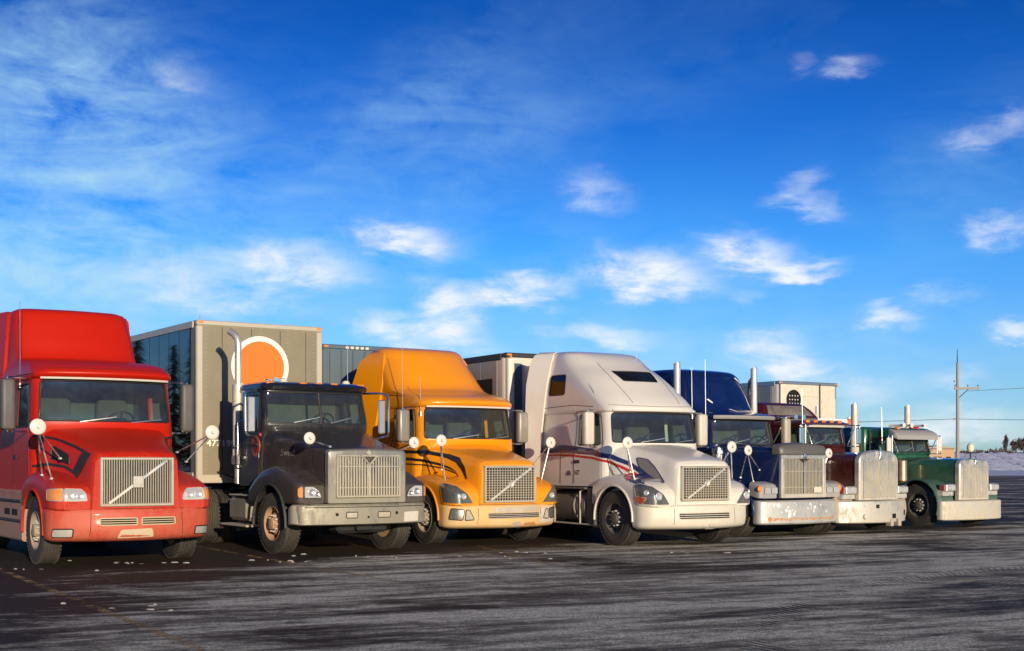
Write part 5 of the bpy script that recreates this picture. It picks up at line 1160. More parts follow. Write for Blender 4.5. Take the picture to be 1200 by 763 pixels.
T7, T7c, T7h = conv_truck(dict(label='green long-nosed truck with cream bumper and a drop visor, last at the right end', pos=(10.646, 32.491), yaw=34.8, paint=grn,
    hood=[(-.66, dict(w=.55, b=.76, t=1.55, rt=.13, rb=.02, c=.07)), (-.3, dict(w=.56, t=1.56, rt=.14)), (.3, dict(w=.58, t=1.58, rt=.14)), (1.16, dict(w=.61, t=1.60, rt=.14))], front=pete_front(grn, 1.585, .64, .565, 1, surf('green_fender', (.006, .06, .035), .3, 0, .22, 1.5, grime=(.22, .27, .20)), False, ys=-.80),
    bumper=[(.16, dict(w=1.12, f=-.72, b=-.58, c=.16, rf=.10, rb=.02)), (.18, dict(w=1.15, f=-.74)), (.60, dict(w=1.15, f=-.74)), (.62, dict(w=1.13, f=-.71))], bumpmat=surf('cream_salted_bumper', (.62, .60, .53), .32, .5, .62, 1.1, grime=(.46, .40, .28), low=.75, var=.4),
    cab=[(.9, dict(w=.82, f=1.14, b=1.85, c=.02, rf=.06, rb=.05)), (1.7, dict(w=.82, f=1.12, c=.03)), (1.77, dict(w=.81, f=1.08, c=.04)), (2.15, dict(w=.79, f=1.14, c=.04)), (2.30, dict(w=.80, f=1.08, c=.04)), (2.37, dict(w=.79, f=1.14)), (2.40, dict(w=.70, f=1.24, b=1.78))],
    ws=rounded([(-.72, 1.79), (.72, 1.79), (.70, 2.13), (-.70, 2.13)], .05, 4), side=[rounded([(1.22, 1.74), (1.66, 1.74), (1.66, 2.14), (1.22, 2.14)], .05, 3)], yb=1.72, zc=(1.05, 2.32), split=0.05, f=1.06, iw=.74,
    wsbar=None, door=[(1.18, 1.0), (1.74, 1.0), (1.74, 1.70), (1.18, 1.70)], handle=(1.62, 1.5), seams=[[(1.16, 1.0), (1.16, 2.16), (1.76, 2.16), (1.76, 1.0)]],
    rear=(4.6, 5.9), rim='dark', track=1.10, discs=[], ants=[(-.82, 1.3, 2.0, 2.9)], wipe=[((-.35, 1.80), (-.1, 1.87)), ((.12, 1.80), (.35, 1.87))], extra=grn_extra))

# ------------------------------------------------------------------ trailers
def trailer(label, pos, yaw, y0, zt, zb, side_m, front_m, rail_m, length=13.2, w=1.3, panels=22, name='box_trailer', extra=None, corner=.05):
    t = thing(name, label, 'trailer', (*pos, 0), yaw, 'box trailers coupled behind the trucks')
    y1 = y0+length
    G().box(-w+.03, w-.03, y0+.03, y1-.03, zb, zt-.02).build('trailer_body', side_m, t)
    fr = zloft([(zb-.02, dict(w=w, f=y0, b=y0+.35, rf=corner, rb=.005, c=.0)), (zt-.10, dict(w=w))], 1)
    fr.build('front_wall', front_m, t)
    L = (length-.36)/panels
    for s in (-1, 1):
        for i in range(panels):
            a = y0+.36+i*L; G().box(s*(w-.03), s*(w+.012), a+.008, a+L-.008, zb+.14, zt-.14, .006).build('side_panel', side_m, t)
        G().box(s*(w-.02), s*(w+.022), y0+.2, y1, zt-.14, zt-.005, .01).build('top_rail', rail_m, t); G().box(s*(w-.02), s*(w+.022), y0+.2, y1, zb-.06, zb+.14, .01).build('bottom_rail', rail_m, t)
        G().box(s*(w-.12), s*(w+.014), y0-.012, y0+.10, zb, zt-.1, .02).build('corner_post', rail_m, t) if corner < .1 else None
    G().box(-w-.01, w+.01, y0-.015, y0+.12, zt-.10, zt+.003, .02).build('top_rail', rail_m, t)
    G().box(-w, w, y0+.05, y1, zt-.02, zt+.0).build('roof', M_rail, t)
    G().box(-w, w, y0-.014, y0+.10, zb-.06, zb+.10, .01).build('bottom_rail', rail_m, t)
    for s in (-1, 1):
        G().box(s*.62, s*.74, y0+2.6, y0+2.72, .12, zb, .01).build('landing_leg', M_rail, t); G().box(s*.56, s*.80, y0+2.52, y0+2.8, .07, .12, .01).build('landing_foot', M_rail, t)
        G().box(s*.35, s*.45, y0+.3, y1-.2, zb-.16, zb-.02).build('frame_rail', M_dark, t)
    rear_axles(t, (y1-2.4, y1-1.15))
    for s in (-1, 1): G().box(s*(w-.12), s*(w-.02), y0-.022, y0-.002, zt-.06, zt-.02, .004).build('marker_lamp', M_amber, t)
    if extra: extra(t, y0, zt, zb, w)
    return t
M_tan2 = surf('dusty_beige_wall', (0.19, 0.165, 0.105), 0.5, 0, 0.20, 1.8, grime=(.26, .215, .13), var=.6); M_cream = surf('cream_rail', (0.50, 0.45, 0.35), 0.4, 0.2, 0.25, 1.8)
M_blkpan = flat('black_trailer_panel', (0.007, 0.007, 0.008), 0.02, spec=.42)
M_orange = surf('orange_disc', (0.76, 0.17, 0.008), 0.45, 0, 0.08, 1.0); M_wdisc = surf('white_ring', (0.80, 0.76, 0.66), 0.45, 0, 0.08, 1.0)
def ex2(t, y0, zt, zb, w):
    c = (-0.02, y0-.004, 3.40)
    o = G().lathe([(0, .60), (.004, .60), (.004, .50), (0, .50)], c, (0, -1, 0), 64, True).build('disc_ring', M_wdisc, t, angle=20)
    G().lathe([(0, .50), (.003, .50), (.0031, .002)], c, (0, -1, 0), 64).build('disc', M_orange, t, angle=20)
    wall = G().box(-w, w, y0, y0+.2, zb, zt).bvh()
    tx = text_geo("477190", .17, 'F', wall, -.82, 1.90, .006, 1, 0, bold=.004, sx=1.15); tx.build('number_lettering', M_wdisc, t)
    for x in (-.8, -.2, .4, .95): G().box(x-.004, x+.004, y0-.006, y0, zb+.15, zt-.12).build('wall_seam', M_gap, t)
    rv = G()
    for x in [-1.12+i*.56 for i in range(5)]:
        for k in range(34): rv.cyl((x, y0-.006, zb+.2+k*.083), (x, y0+.001, zb+.2+k*.083), .009, 5)
    for k in range(60): rv.cyl((-1.18+k*.04, y0-.021, zt-.05), (-1.18+k*.04, y0-.014, zt-.05), .008, 5)
    o_ = rv.build('rivets', M_rail, t); o_['kind'] = 'stuff'
    G().box(-.28, .28, y0-.05, y0-.016, 1.42, 1.62, .01).build('coupling_box', M_dark, t)
    G().cyl((-1.22, y0+.05, zt), (-1.22, y0+.05, zt+.10), .01, 6).build('antenna', M_rail, t)
    for s in (-1, 1): G().tube([(s*.9, y0-.02, 1.35), (s*.7, y0-.3, 1.25), (s*.4, y0-.6, 1.15)], .02, 6).build('air_line', M_black, t)
trailer('black-sided box trailer with an orange disc on its beige front wall', (-3.0, 23.1), 33.7, 3.44, 4.25, 1.20, M_blkpan, M_tan2, M_cream, 13.4, panels=22, extra=ex2)
M_blugr = surf('blue_grey_wall', (0.09, 0.13, 0.16), 0.5, 0.2, 0.15, 1.5, var=.3)
def ex3(t, y0, zt, zb, w):
    for i in range(9): x = -1.14+i*.28; G().box(x-.02, x+.02, y0-.03, y0, zb+.1, zt-.12, .008).build('wall_rib', M_blugr, t)
    for i in range(5): G().box(-.78+i*.12, -.70+i*.12, y0-.05, y0-.016, zt-.09, zt-.03, .008).build('marker_lamp', M_white, t)
trailer('blue-grey box trailer behind the yellow truck', (-.66, 25.77), 32.5, 4.35, 4.10, 1.20, surf('dull_grey_side', (.16, .18, .19), .5, .3, .2, 1.5), M_blugr, M_blugr, 13.0, panels=20, extra=ex3)
M_wall4 = surf('white_reefer_wall', (0.62, 0.57, 0.47), 0.45, 0, 0.16, 1.8); M_side4 = surf('grey_reefer_side', (0.36, 0.335, 0.32), 0.35, 0.2, 0.16, 1.8); M_dkrail = surf('dark_rail', (0.035, 0.035, 0.035), 0.5, 0.2, 0.2, 1.2)
def ex4(t, y0, zt, zb, w):
    o = zloft([(1.9, dict(w=.90, f=y0-.30, b=y0+.02, rf=.10, rb=.01)), (zt-.35, dict(w=.90)), (zt-.28, dict(w=.86, f=y0-.26))], 1).build('cooling_unit', M_wall4, t)
    G().box(-.80, .80, y0-.312, y0-.298, 2.1, 3.2, .004).build('unit_grille', surf('slate_blue_panel', (.06, .11, .15), .3, .2, .1, 1.3), o)
    for s in (-1, 1): G().box(s*.92, s*1.10, y0-.012, y0+.0, 1.3, zt-.22).build('seal_strip', surf('slate_blue_panel', (.06, .11, .15), .3), t)
    G().lathe([(0, .06), (.03, .05), (.035, .002)], (-1.2, y0+.02, zt-.06), (-.5, -1, 0), 10).build('marker_lamp', M_rust, t)
    G().box(-w-.020, -w-.013, y0+.55, y0+1.62, 2.75, 3.32, .002).build('dark_panel', M_gap, t)
trailer('white refrigerated trailer with grey sides and dark roof rail, behind the silver truck', (3.0, 25.1), 30.5, 3.95, 3.84, 1.20, M_side4, M_wall4, M_dkrail, 13.2, panels=18, extra=ex4, corner=.22)
M_wall6 = surf('chipped_white_wall', (0.66, 0.61, 0.50), 0.5, 0, 0.30, 5.2, grime=(.42, .34, .22), low=.12, peel=.10)
def ex6(t, y0, zt, zb, w):
    zl = lambda zz: zz
    G().lathe([(0, .30), (.02, .31), (.02, .27), (.0, .27)], (-.72, y0-.02, 3.48), (0, -1, 0), 28, True).build('fan_ring', M_gap, t)
    o = G().lathe([(0, .28), (.008, .28), (.0081, .002)], (-.72, y0-.012, 3.48), (0, -1, 0), 28).build('fan_opening', M_gap, t)
    for i in range(4):
        for j in range(3):
            x = -.90+i*.12; z = 3.36+j*.12
            G().box(x-.02, x+.02, y0-.035, y0-.022, z-.02, z+.02, .004).build('fan_guard_tab', M_white, o)
    G().box(.44, .49, y0-.03, y0+.0, zb, zt-.05, .008).build('dark_post', M_dkrail, t)
    for z in (3.6, 3.0): G().box(-.3, .35, y0-.012, y0, z-.008, z+.008).build('wall_seam', M_tan, t)
    G().box(-.32, -.30, y0-.012, y0, 1.3, 3.6).build('wall_seam', M_tan, t); G().cyl((.30, y0-.05, 3.05), (.30, y0-.05, 3.3), .03, 8).build('hinge', M_rail, t)
    G().box(.56, 1.2, y0-.02, y0, 1.3, 3.55, .01).build('wall_hatch', M_wall6, t)
t6 = trailer('chipped white refrigerated trailer with a black fan opening, standing behind the maroon truck', (9.35, 41.75), 34.5, 0.0, 4.05, 1.2, surf('ribbed_grey_side', (.22, .24, .25), .4, .3, .2, 1.5), M_wall6, M_rail, 12.5, panels=26, extra=ex6, corner=.18)

# ------------------------------------------------------------------ things farther off
def far_truck():
    t = thing('cab_over_truck', 'distant dark green truck cab with an orange roof, seen between maroon and green trucks', 'truck', (11.50, 46.5, 0), 34)
    o = zloft([(.9, dict(w=1.2, f=0, b=2.2, rf=.15, rb=.1)), (2.3, dict(w=1.2, f=.05)), (2.85, dict(w=1.14, f=.15))], 2); cb = o.bvh(); o.build('cab', grn, t)
    zloft([(2.85, dict(w=1.1, f=.05, b=2.0, rf=.15, rb=.1)), (3.02, dict(w=1.1)), (3.06, dict(w=1.1, f=.2))], 2).build('roof', surf('orange_roof', (.75, .16, .03), .5, 0, .1, 1), t)
    patch([(-1.0, 2.0), (1.0, 2.0), (.96, 2.7), (-.96, 2.7)], 'F', cb, .01, .02, .2).build('windshield', M_gdark, t)
    patch([(-.8, 1.0), (.8, 1.0), (.8, 1.6), (-.8, 1.6)], 'F', cb, .01, .02, .2).build('grille', M_chrome, t)
    G().box(-1.2, 1.2, -.2, .1, .4, .8, .05).build('bumper', M_chrome, t); G().box(-1.1, 1.1, 2.3, 9, 1.0, 1.2).build('flat_bed', M_dark, t)
    for s in (-1, 1): wheel(t, s*1.15, .6); G().lathe([(0, .06), (.1, .05), (.12, .002)], (s*.9, .4, 3.05), (0, 0, 1), 10).build('marker_lamp', M_white, t)
    rear_axles(t, (6.5,), 1.15)
far_truck()
def flat_load():
    t = thing('flatbed_trailer', 'snow-covered flatbed load behind the green truck cab', 'trailer', (10.646, 32.491, 0), 34.8)
    G().box(-1.2, 1.2, 3.6, 14, 1.05, 1.25, .02).build('deck', M_rail, t)
    rings = []
    random.seed(5)
    for i in range(14):
        y = 3.9+i*.72; h = 2.58+random.uniform(-.05, .06); rings.append([(x, y, z) for x, z in rrect(1.1, 1.25, h, .02, .18, 6, 3, 2)])
    g = loft(rings); g.f = [tuple(f)[::-1] for f in g.f]; g.build('tarped_load', M_rail, t)
    rings = [[(x, y, z) for x, z in rrect(1.02-.02*abs(math.sin(i)), 2.56, 2.70+random.uniform(-.03, .05), .02, .06, 6, 3, 2)] for i, y in enumerate([4.0+k*.7 for k in range(14)])]
    g = loft(rings); g.f = [tuple(f)[::-1] for f in g.f]; g.build('snow_cap', M_snow, t)
    rear_axles(t, (11.5, 12.8))
flat_load()

def utility_pole():
    X, Y = 31.9, 95.0
    t = thing('utility_pole', 'tall weathered utility pole with one side arm, right of the green truck', 'pole', (X, Y, 0), 0)
    m = flat('weathered_wood', (.36, .32, .26), .9)
    G().cyl((0, 0, -1), (0, 0, 8.6), .14, 12, .10).build('post', m, t)
    G().cyl((-.02, 0, 8.55), (-.02, 0, 9.6), .04, 8, .02).build('lightning_rod', M_dark, t)
    G().box(-.25, 1.55, -.12, .0, 6.72, 6.86, .01).build('crossarm', m, t)
    G().beam((.1, -.06, 6.15), (.75, -.06, 6.72), .04, .05).build('brace', M_dark, t)
    for x in (-.18, .72, 1.45):
        G().lathe([(0, .03), (.08, .03), (.09, .07), (.14, .075), (.17, .04), (.2, .035), (.21, .002)], (x, -.06, 6.86), (0, 0, 1), 10).build('insulator', flat('porcelain', (.25, .22, .2), .3), t)
    for z in (7.3, 4.6): G().lathe([(0, .03), (.08, .06), (.12, .05), (.13, .002)], (-.18, -.05, z), (-1, 0, 0), 10).build('insulator', MATS['porcelain'], t)
    return X, Y
PX, PY = utility_pole()
def wire(label, p0, p1, sag, r=.02):
    pts = []
    for i in range(25):
        q = i/24; p = Vector(p0).lerp(Vector(p1), q); p.z -= sag*4*q*(1-q); pts.append(p)
    o = G().tube(pts, r, 5).build('power_line', M_dark); o['label'] = label; o['category'] = 'wire'; return o
wire('lower power line running left from the utility pole', (PX-.2, PY-.05, 4.6), (PX-60, PY+10, 4.7), .5, .018)
wire('lower power line running right from the utility pole', (PX-.2, PY-.05, 4.6), (PX+70, PY-12, 5.1), .5, .018)
wire('upper power line running right from the utility pole', (PX+.7, PY-.06, 6.6), (PX+70, PY-16, 13.5), 1.0, .014)
def lamp_post():
    t = thing('lot_lamp', 'short dark post with a pale yellow lamp head, behind the green grille', 'lamp', (52.0, 150.5, 0), 0)
    G().cyl((0, 0, 0), (0, 0, 2.7), .10, 10, .07).build('post', M_dark, t)
    G().lathe([(0, .08), (.1, .30), (.45, .42), (.8, .38), (1.05, .15), (1.1, .002)], (0, 0, 2.6), (0, 0, 1), 16).build('lamp_head', flat('pale_lamp', (.80, .74, .45), .4), t)
lamp_post()
def shed():
    t = thing('shed', 'low tan shed beyond the green truck cab', 'building', (47.5, 148, 0), 20)
    G().box(-2.2, 2.2, 0, 6, 0, 3.0).build('wall', flat('tan_cladding', (.50, .33, .20), .8), t)
    g = G(); g.prism([(-2.5, -.4, 3.0), (2.5, -.4, 3.0), (0, -.4, 3.35)], [(-2.5, 6.4, 3.0), (2.5, 6.4, 3.0), (0, 6.4, 3.35)]); g.build('roof', flat('tan_roof', (.42, .34, .26), .8), t)
    G().box(-.6, .5, -.04, .02, .2, 2.1).build('door', M_dark, t)
    for x in (-1.6, 1.1): f = G().box(x, x+.6, -.05, 0, 1.3, 2.1).build('window', M_gap, t); G().box(x-.05, x+.65, -.06, -.03, 1.22, 1.3).build('sill', M_white, f)
shed()

# ------------------------------------------------------------------ ground
def sheet(name, pts, z, mat, kind='structure'):
    return to_obj(name, [(x, y, z) for x, y in pts], [tuple(range(len(pts)))], mat, kind=kind)
def asphalt():
    m, nt, N, L, b = nodes('asphalt'); tc = N.new('ShaderNodeTexCoord'); o = tc.outputs['Object']
    big = noise_(N, L, o, .16, 6, .62, .5, (1, 2.0, 1), (0, 0, R(-12)))
    mid = noise_(N, L, o, .55, 7, .66, .6, (1, 2.6, 1), (0, 0, R(-8)))
    fine = noise_(N, L, o, 7, 6, .7); grit = noise_(N, L, o, 42, 3, .6)
    sep0 = N.new('ShaderNodeSeparateXYZ'); L.new(o, sep0.inputs[0]); X_, Y_ = sep0.outputs[0], sep0.outputs[1]
    u = math_(N, L, 'ADD', math_(N, L, 'MULTIPLY', X_, .90), math_(N, L, 'MULTIPLY', Y_, .44)); v = math_(N, L, 'SUBTRACT', math_(N, L, 'MULTIPLY', Y_, .90), math_(N, L, 'MULTIPLY', X_, .44))
    cb = N.new('ShaderNodeCombineXYZ'); L.new(math_(N, L, 'MULTIPLY', u, .16), cb.inputs[0]); L.new(v, cb.inputs[1])
    trk = noise_(N, L, cb.outputs[0], .95, 7, .68, .5); trk2 = noise_(N, L, cb.outputs[0], 3.2, 5, .7, .3)
    big = noise_(N, L, o, .23, 6, .66, .8, (1, 1.5, 1), (0, 0, R(15)))
    d = math_(N, L, 'ADD', math_(N, L, 'MULTIPLY', big, 1.0), math_(N, L, 'ADD', math_(N, L, 'MULTIPLY', trk, 1.0), math_(N, L, 'MULTIPLY', trk2, .45))); d = math_(N, L, 'ADD', d, math_(N, L, 'MULTIPLY', fine, .30))
    # tyre tracks curling off at the right
    for cx, cy, rad in ((13.2, 13.0, 7.9), (13.2, 13.0, 6.1), (14.5, 9.0, 12.6)):
        dx = math_(N, L, 'SUBTRACT', X_, cx); dy = math_(N, L, 'SUBTRACT', Y_, cy); rr = math_(N, L, 'SQRT', math_(N, L, 'ADD', math_(N, L, 'MULTIPLY', dx, dx), math_(N, L, 'MULTIPLY', dy, dy)))
        band = math_(N, L, 'SUBTRACT', 1.0, math_(N, L, 'MULTIPLY', math_(N, L, 'ABSOLUTE', math_(N, L, 'SUBTRACT', rr, rad)), 4.0), True)
        an = math_(N, L, 'ARCTAN2', dy, dx); tw = math_(N, L, 'SINE', math_(N, L, 'ADD', math_(N, L, 'MULTIPLY', an, rad*40), math_(N, L, 'MULTIPLY', rr, 50)))
        d = math_(N, L, 'ADD', d, math_(N, L, 'MULTIPLY', math_(N, L, 'MULTIPLY', math_(N, L, 'MULTIPLY', band, tw), math_(N, L, 'MULTIPLY', trk2, .32)), 1.0))
    sep = N.new('ShaderNodeSeparateXYZ'); L.new(o, sep.inputs[0])
    # a wetter, cleaner strip along the bays and at the left; salted, driven-over crust in the open
    along = math_(N, L, 'SUBTRACT', math_(N, L, 'MULTIPLY', sep.outputs[0], .56), math_(N, L, 'MULTIPLY', sep.outputs[1], .83))
    away = math_(N, L, 'MULTIPLY', math_(N, L, 'ADD', along, 19.5), .10)
    away = math_(N, L, 'MINIMUM', math_(N, L, 'MAXIMUM', away, -.25), .16)
    away = math_(N, L, 'MULTIPLY', away, math_(N, L, 'SUBTRACT', 1.0, math_(N, L, 'MULTIPLY', math_(N, L, 'SUBTRACT', X_, 10.0), .2, True)))
    left = math_(N, L, 'MULTIPLY', math_(N, L, 'MAXIMUM', math_(N, L, 'SUBTRACT', -2.0, sep.outputs[0]), 0.0), -.07)
    d = math_(N, L, 'ADD', d, math_(N, L, 'ADD', away, math_(N, L, 'MAXIMUM', left, -.3)))
    snow = math_(N, L, 'MULTIPLY', math_(N, L, 'SUBTRACT', d, 1.345), 4.2, True)
    spk = noise_(N, L, o, 17, 5, .75, .3, (1, 1.5, 1)); gr = math_(N, L, 'MULTIPLY', math_(N, L, 'SUBTRACT', math_(N, L, 'ADD', math_(N, L, 'MULTIPLY', spk, .6), math_(N, L, 'MULTIPLY', grit, .5)), .50), 9, True)
    mott = noise_(N, L, o, 1.9, 6, .72, .6, (1, 1.6, 1), (0, 0, R(20)))
    crust = math_(N, L, 'MULTIPLY', math_(N, L, 'SUBTRACT', math_(N, L, 'ADD', math_(N, L, 'ADD', math_(N, L, 'MULTIPLY', trk, .9), math_(N, L, 'MULTIPLY', trk2, .5)), math_(N, L, 'MULTIPLY', mott, .9)), 1.08), 6.5, True)
    lvl = math_(N, L, 'ADD', .40, math_(N, L, 'MULTIPLY', crust, .66))
    snow2 = math_(N, L, 'MULTIPLY', math_(N, L, 'MULTIPLY', snow, lvl), math_(N, L, 'ADD', .40, math_(N, L, 'MULTIPLY', gr, .75), True))
    base = mix(N, L, grit, (.014, .010, .006), (.085, .064, .044))
    L.new(mix(N, L, snow2, base, (.97, .92, .76)), b.inputs['Base Color'])
    L.new(math_(N, L, 'ADD', .62, math_(N, L, 'MULTIPLY', snow, .3)), b.inputs['Roughness'])
    bp = N.new('ShaderNodeBump'); bp.inputs['Strength'].default_value = .9; bp.inputs['Distance'].default_value = .045
    h = math_(N, L, 'ADD', math_(N, L, 'MULTIPLY', fine, .5), math_(N, L, 'ADD', math_(N, L, 'MULTIPLY', math_(N, L, 'ADD', grit, spk), .42), math_(N, L, 'MULTIPLY', snow2, .5)))
    b.inputs['Specular IOR Level'].default_value = .07; L.new(h, bp.inputs['Height']); L.new(bp.outputs[0], b.inputs['Normal']); return m
asph = asphalt()
sheet('snowfield', [(-3000, -3000), (3000, -3000), (3000, 5000), (-3000, 5000)], -.03, M_snow)
sheet('parking_lot', [(-160, -60), (220, -60), (220, 146), (-160, 146)], 0, asph)
def gpt(px, py): Z = 1555*1.55/(py-541); return ((px-600)/1555*Z, Z)
def line_mat():
    m, nt, N, L, b = nodes('worn_yellow_line'); out = N['Material Output']; tc = N.new('ShaderNodeTexCoord'); o = tc.outputs['Object']
    n = noise_(N, L, o, 3.0, 7, .7); g = noise_(N, L, o, 40, 3, .6)
    L.new(mix(N, L, g, (.34, .20, .05), (.55, .36, .10)), b.inputs['Base Color']); b.inputs['Roughness'].default_value = .7
    t = N.new('ShaderNodeBsdfTransparent'); ms = N.new('ShaderNodeMixShader'); f = math_(N, L, 'MULTIPLY', math_(N, L, 'SUBTRACT', math_(N, L, 'ADD', n, math_(N, L, 'MULTIPLY', g, .5)), .70), 6, True)
    L.new(f, ms.inputs[0]); L.new(t.outputs[0], ms.inputs[1]); L.new(b.outputs[0], ms.inputs[2]); L.new(ms.outputs[0], out.inputs[0]); return m
ML = line_mat()
def bay_line(p0, p1, w=.11):
    a = Vector(p0); b = Vector(p1); d = (b-a).normalized(); n = Vector((-d.y, d.x))*w/2
    sheet('bay_line', [tuple(a-n), tuple(b-n), tuple(b+n), tuple(a+n)], .004, ML)
d33 = Vector((-math.sin(R(33.5)), math.cos(R(33.5))))
bays = [(gpt(240, 763), gpt(-40, 652)), (gpt(465, 682), gpt(205, 636)), (gpt(640, 660), gpt(560, 640))]
for a, b in bays: bay_line(a, b)

def scraps():
    g = G(); random.seed(3)
    for px, py, n in ((160, 660, 5), (345, 658, 4), (150, 712, 3), (440, 652, 3), (590, 654, 2), (620, 648, 3), (60, 668, 2), (800, 648, 2)):
        X, Y = gpt(px, py)
        for k in range(n*2):
            q = random.gauss(0, .55); x = X+q*.95+random.gauss(0, .05); y = Y-q*.22+random.gauss(0, .16); a = random.uniform(.015, .07); b = a*random.uniform(.4, .8); h = random.uniform(.006, .02); m = 7; a0 = random.uniform(0, 3)
            rr = [random.uniform(.5, 1.2) for _ in range(m)]
            ring = [(x+a*rr[i]*math.cos(a0+i*2*math.pi/m), y+b*rr[i]*math.sin(a0+i*2*math.pi/m), .002) for i in range(m)]; top = [(x+(p[0]-x)*.6, y+(p[1]-y)*.6, h) for p in ring]
            g.add(ring+top+[(x, y, h*1.15)], [(i, (i+1) % m, m+(i+1) % m, m+i) for i in range(m)]+[(m+i, m+(i+1) % m, 2*m) for i in range(m)])
    o = g.build('snow_scraps', flat('dirty_snow', (.34, .32, .30), .8)); o['kind'] = 'stuff'; o['label'] = 'scraps of packed snow left on the dark asphalt'
scraps()

# ------------------------------------------------------------------ bank, trees
from mathutils import noise as mn
def bank():
    m, nt, N, L, b = nodes('snowy_rubble'); tc = N.new('ShaderNodeTexCoord'); o = tc.outputs['Object']
    v = N.new('ShaderNodeTexVoronoi'); v.inputs['Scale'].default_value = .9; L.new(o, v.inputs[0]); n = noise_(N, L, o, .6, 5, .7)
    f = math_(N, L, 'MULTIPLY', math_(N, L, 'SUBTRACT', math_(N, L, 'ADD', n, math_(N, L, 'MULTIPLY', v.outputs[0], .5)), .78), 5, True)
    L.new(mix(N, L, f, (.93, .94, .96), (.42, .38, .37)), b.inputs['Base Color']); b.inputs['Roughness'].default_value = .85
    vs = []; fs = []; nx, ny = 420, 26; x0, x1, y0, y1 = 20, 330, 236, 330
    for j in range(ny):
        for i in range(nx):
            x = x0+(x1-x0)*i/(nx-1); y = y0+(y1-y0)*j/(ny-1); q = j/(ny-1)
            h = 3.5*min(1, (q*1.9))*(.94+.06*mn.noise(Vector((x*.03, 0, 1))))
            r = abs(mn.noise(Vector((x*.55, y*.4, 0))))*1.1+abs(mn.noise(Vector((x*1.4, y*1.1, 4))))*.5
            vs.append((x, y, h*1.0+r*min(1, q*8)*(.85 if q < .55 else .15)-.15))
    for j in range(ny-1):
        for i in range(nx-1): a = j*nx+i; fs.append((a, a+1, a+nx+1, a+nx))
    to_obj('snow_bank', vs, fs, m, kind='structure', angle=60)
    vs = []; fs = []
    sheet('far_plateau', [(20, 329), (900, 329), (2600, 3000), (-800, 3000)], 3.42, M_snow)
bank()
M_twig = flat('bare_twigs', (.085, .062, .055), .95); M_bark = flat('bark', (.07, .055, .045), .9); M_needle = flat('dark_needles', (.018, .030, .022), .9)
def crown(n, rx, ry, rz, cz, sz, flatten=1.0, seed=0, pts=None):
    rnd = random.Random(seed); g = G(); cl = [(rnd.gauss(0, .45)*rx, rnd.gauss(0, .45)*ry, cz+rnd.uniform(-.8, .8)*rz) for _ in range(14)]
    for _ in range(n):
        c = rnd.choice(cl); p = Vector((c[0]+rnd.gauss(0, .22)*rx, c[1]+rnd.gauss(0, .22)*ry, c[2]+rnd.gauss(0, .20)*rz))
        a = Vector((rnd.gauss(0, 1), rnd.gauss(0, 1), rnd.gauss(0, 1)+.4)).normalized()*sz*rnd.uniform(.6, 1.5); b = a.orthogonal().normalized()*sz*.28*rnd.uniform(.5, 1.4)
        g.add([p-a-b, p+a-b*.3, p+a*.7+b, p-a*.6+b], [(0, 1, 2, 3)])
    return g
def tree(label, x, y, z, h, r, seed, gap=0.0, group='bare trees on the far bank'):
    t = thing('bare_tree', label, 'tree', (x, y, z), 0, group); rnd = random.Random(seed)
    g = G().tube([(0, 0, -.5), (.1, 0, h*.3), (-.05, 0, h*.7), (.05, 0, h*.95)], [.22, .17, .10, .03], 7)
    for k in range(7):
        a = rnd.uniform(0, 6.28); z0 = h*rnd.uniform(.3, .75); g.tube([(0, 0, z0), (math.cos(a)*r*.5, math.sin(a)*r*.5, z0+h*.14), (math.cos(a)*r*.9, math.sin(a)*r*.9, z0+h*.22)], [.07, .05, .02], 5)
    g.build('trunk', M_bark, t); crown(620, r, r, h*.34, h*.62+gap, .34, seed=seed).build('crown', M_twig, t)
tree('slender bare tree standing tallest on the far snowy bank', 123.5, 332, 3.4, 5.0, .5, 1)
tree('rounder bushy tree right of the slender one on the far bank', 126.4, 333, 3.4, 4.0, 1.2, 2)
tree('bushy tree at the right edge on the far bank', 128.8, 334, 3.4, 4.2, 1.3, 3)
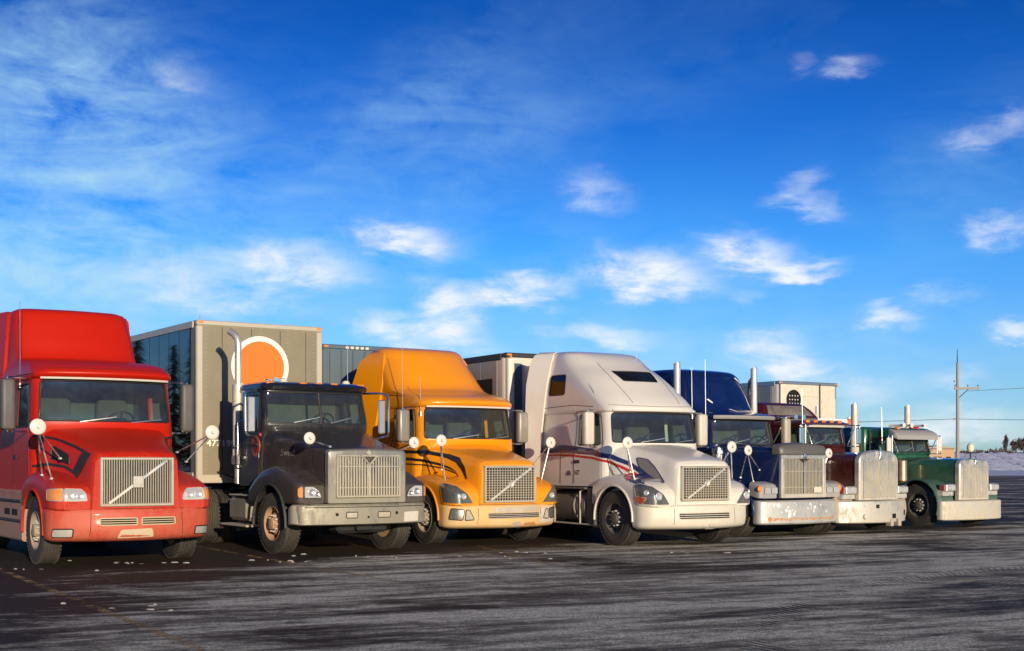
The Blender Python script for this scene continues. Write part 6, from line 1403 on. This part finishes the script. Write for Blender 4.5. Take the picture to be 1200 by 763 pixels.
def thicket(label, x0, x1, y, h, seed):
    g = G(); rnd = random.Random(seed)
    for k in range(int((x1-x0)*60)):
        u = rnd.random(); x = x0+(x1-x0)*u; hh = h*(.35+.65*math.sin(math.pi*min(1, max(0, u)))**.6)*rnd.uniform(.5, 1.0); z = 3.3+rnd.random()*hh
        a = Vector((rnd.gauss(0, .5), rnd.gauss(0, .3), 1)).normalized()*rnd.uniform(.15, .4); b = Vector((.09, rnd.uniform(-.05, .05), .02)); p = Vector((x, y+rnd.uniform(-2, 2), z))
        g.add([p-a-b, p-a+b, p+a+b*.4, p+a-b*.4], [(0, 1, 2, 3)])
    o = g.build('scrub', M_twig); o['kind'] = 'stuff'; o['label'] = label
thicket('low bare scrub along the top of the far snowy bank', 112, 121, 334, 1.5, 5); thicket('darker clump of bare scrub left of the far trees', 118.5, 124.5, 331, 1.9, 6); thicket('thin scrub line on the far bank', 100, 140, 338, .7, 7); thicket('scrub beyond the green truck', 92, 108, 336, 1.6, 8)
# the conifer wood off to the left that the black trailer mirrors
def conifer_mesh():
    g = G(); rnd = random.Random(4)
    g.cyl((0, 0, 0), (0, 0, 11.5), .18, 7, .03); t = g.build('trunk', M_bark); g = G()
    for k in range(520):
        u = rnd.random()**.8; z = 1.2+u*11; r = (1-u)*2.3*rnd.uniform(.25, 1.0)+.1; a = rnd.uniform(0, 6.28); p = Vector((math.cos(a)*r, math.sin(a)*r, z)); d = Vector((math.cos(a), math.sin(a), -.45)).normalized()*rnd.uniform(.4, .8)*(1.2-u*.6); s_ = Vector((-math.sin(a), math.cos(a), 0))*.28*(1.2-u*.6)
        g.add([p-d-s_*.6, p-d+s_*.6, p+d+s_*.1, p+d-s_*.1], [(0, 1, 2, 3)])
    c = g.build('crown', M_needle); return t, c
ct, cc = conifer_mesh()
random.seed(21)
for k in range(60):
    q = k/59; x = -52-74*q+random.uniform(-4, 4); y = 28+112*q+random.uniform(-4, 4)
    t = thing('conifer', 'dark conifer in the wood far left of the trucks', 'tree', (x, y, 0), random.uniform(0, 360), 'conifers far to the left'); s_ = random.uniform(.75, 1.15); t.scale = (s_*1.25, s_*1.25, s_*random.uniform(.98, 1.25))
    for src in (ct, cc):
        o = src if k == 0 else src.copy()
        if k: COL.objects.link(o)
        o.parent = t
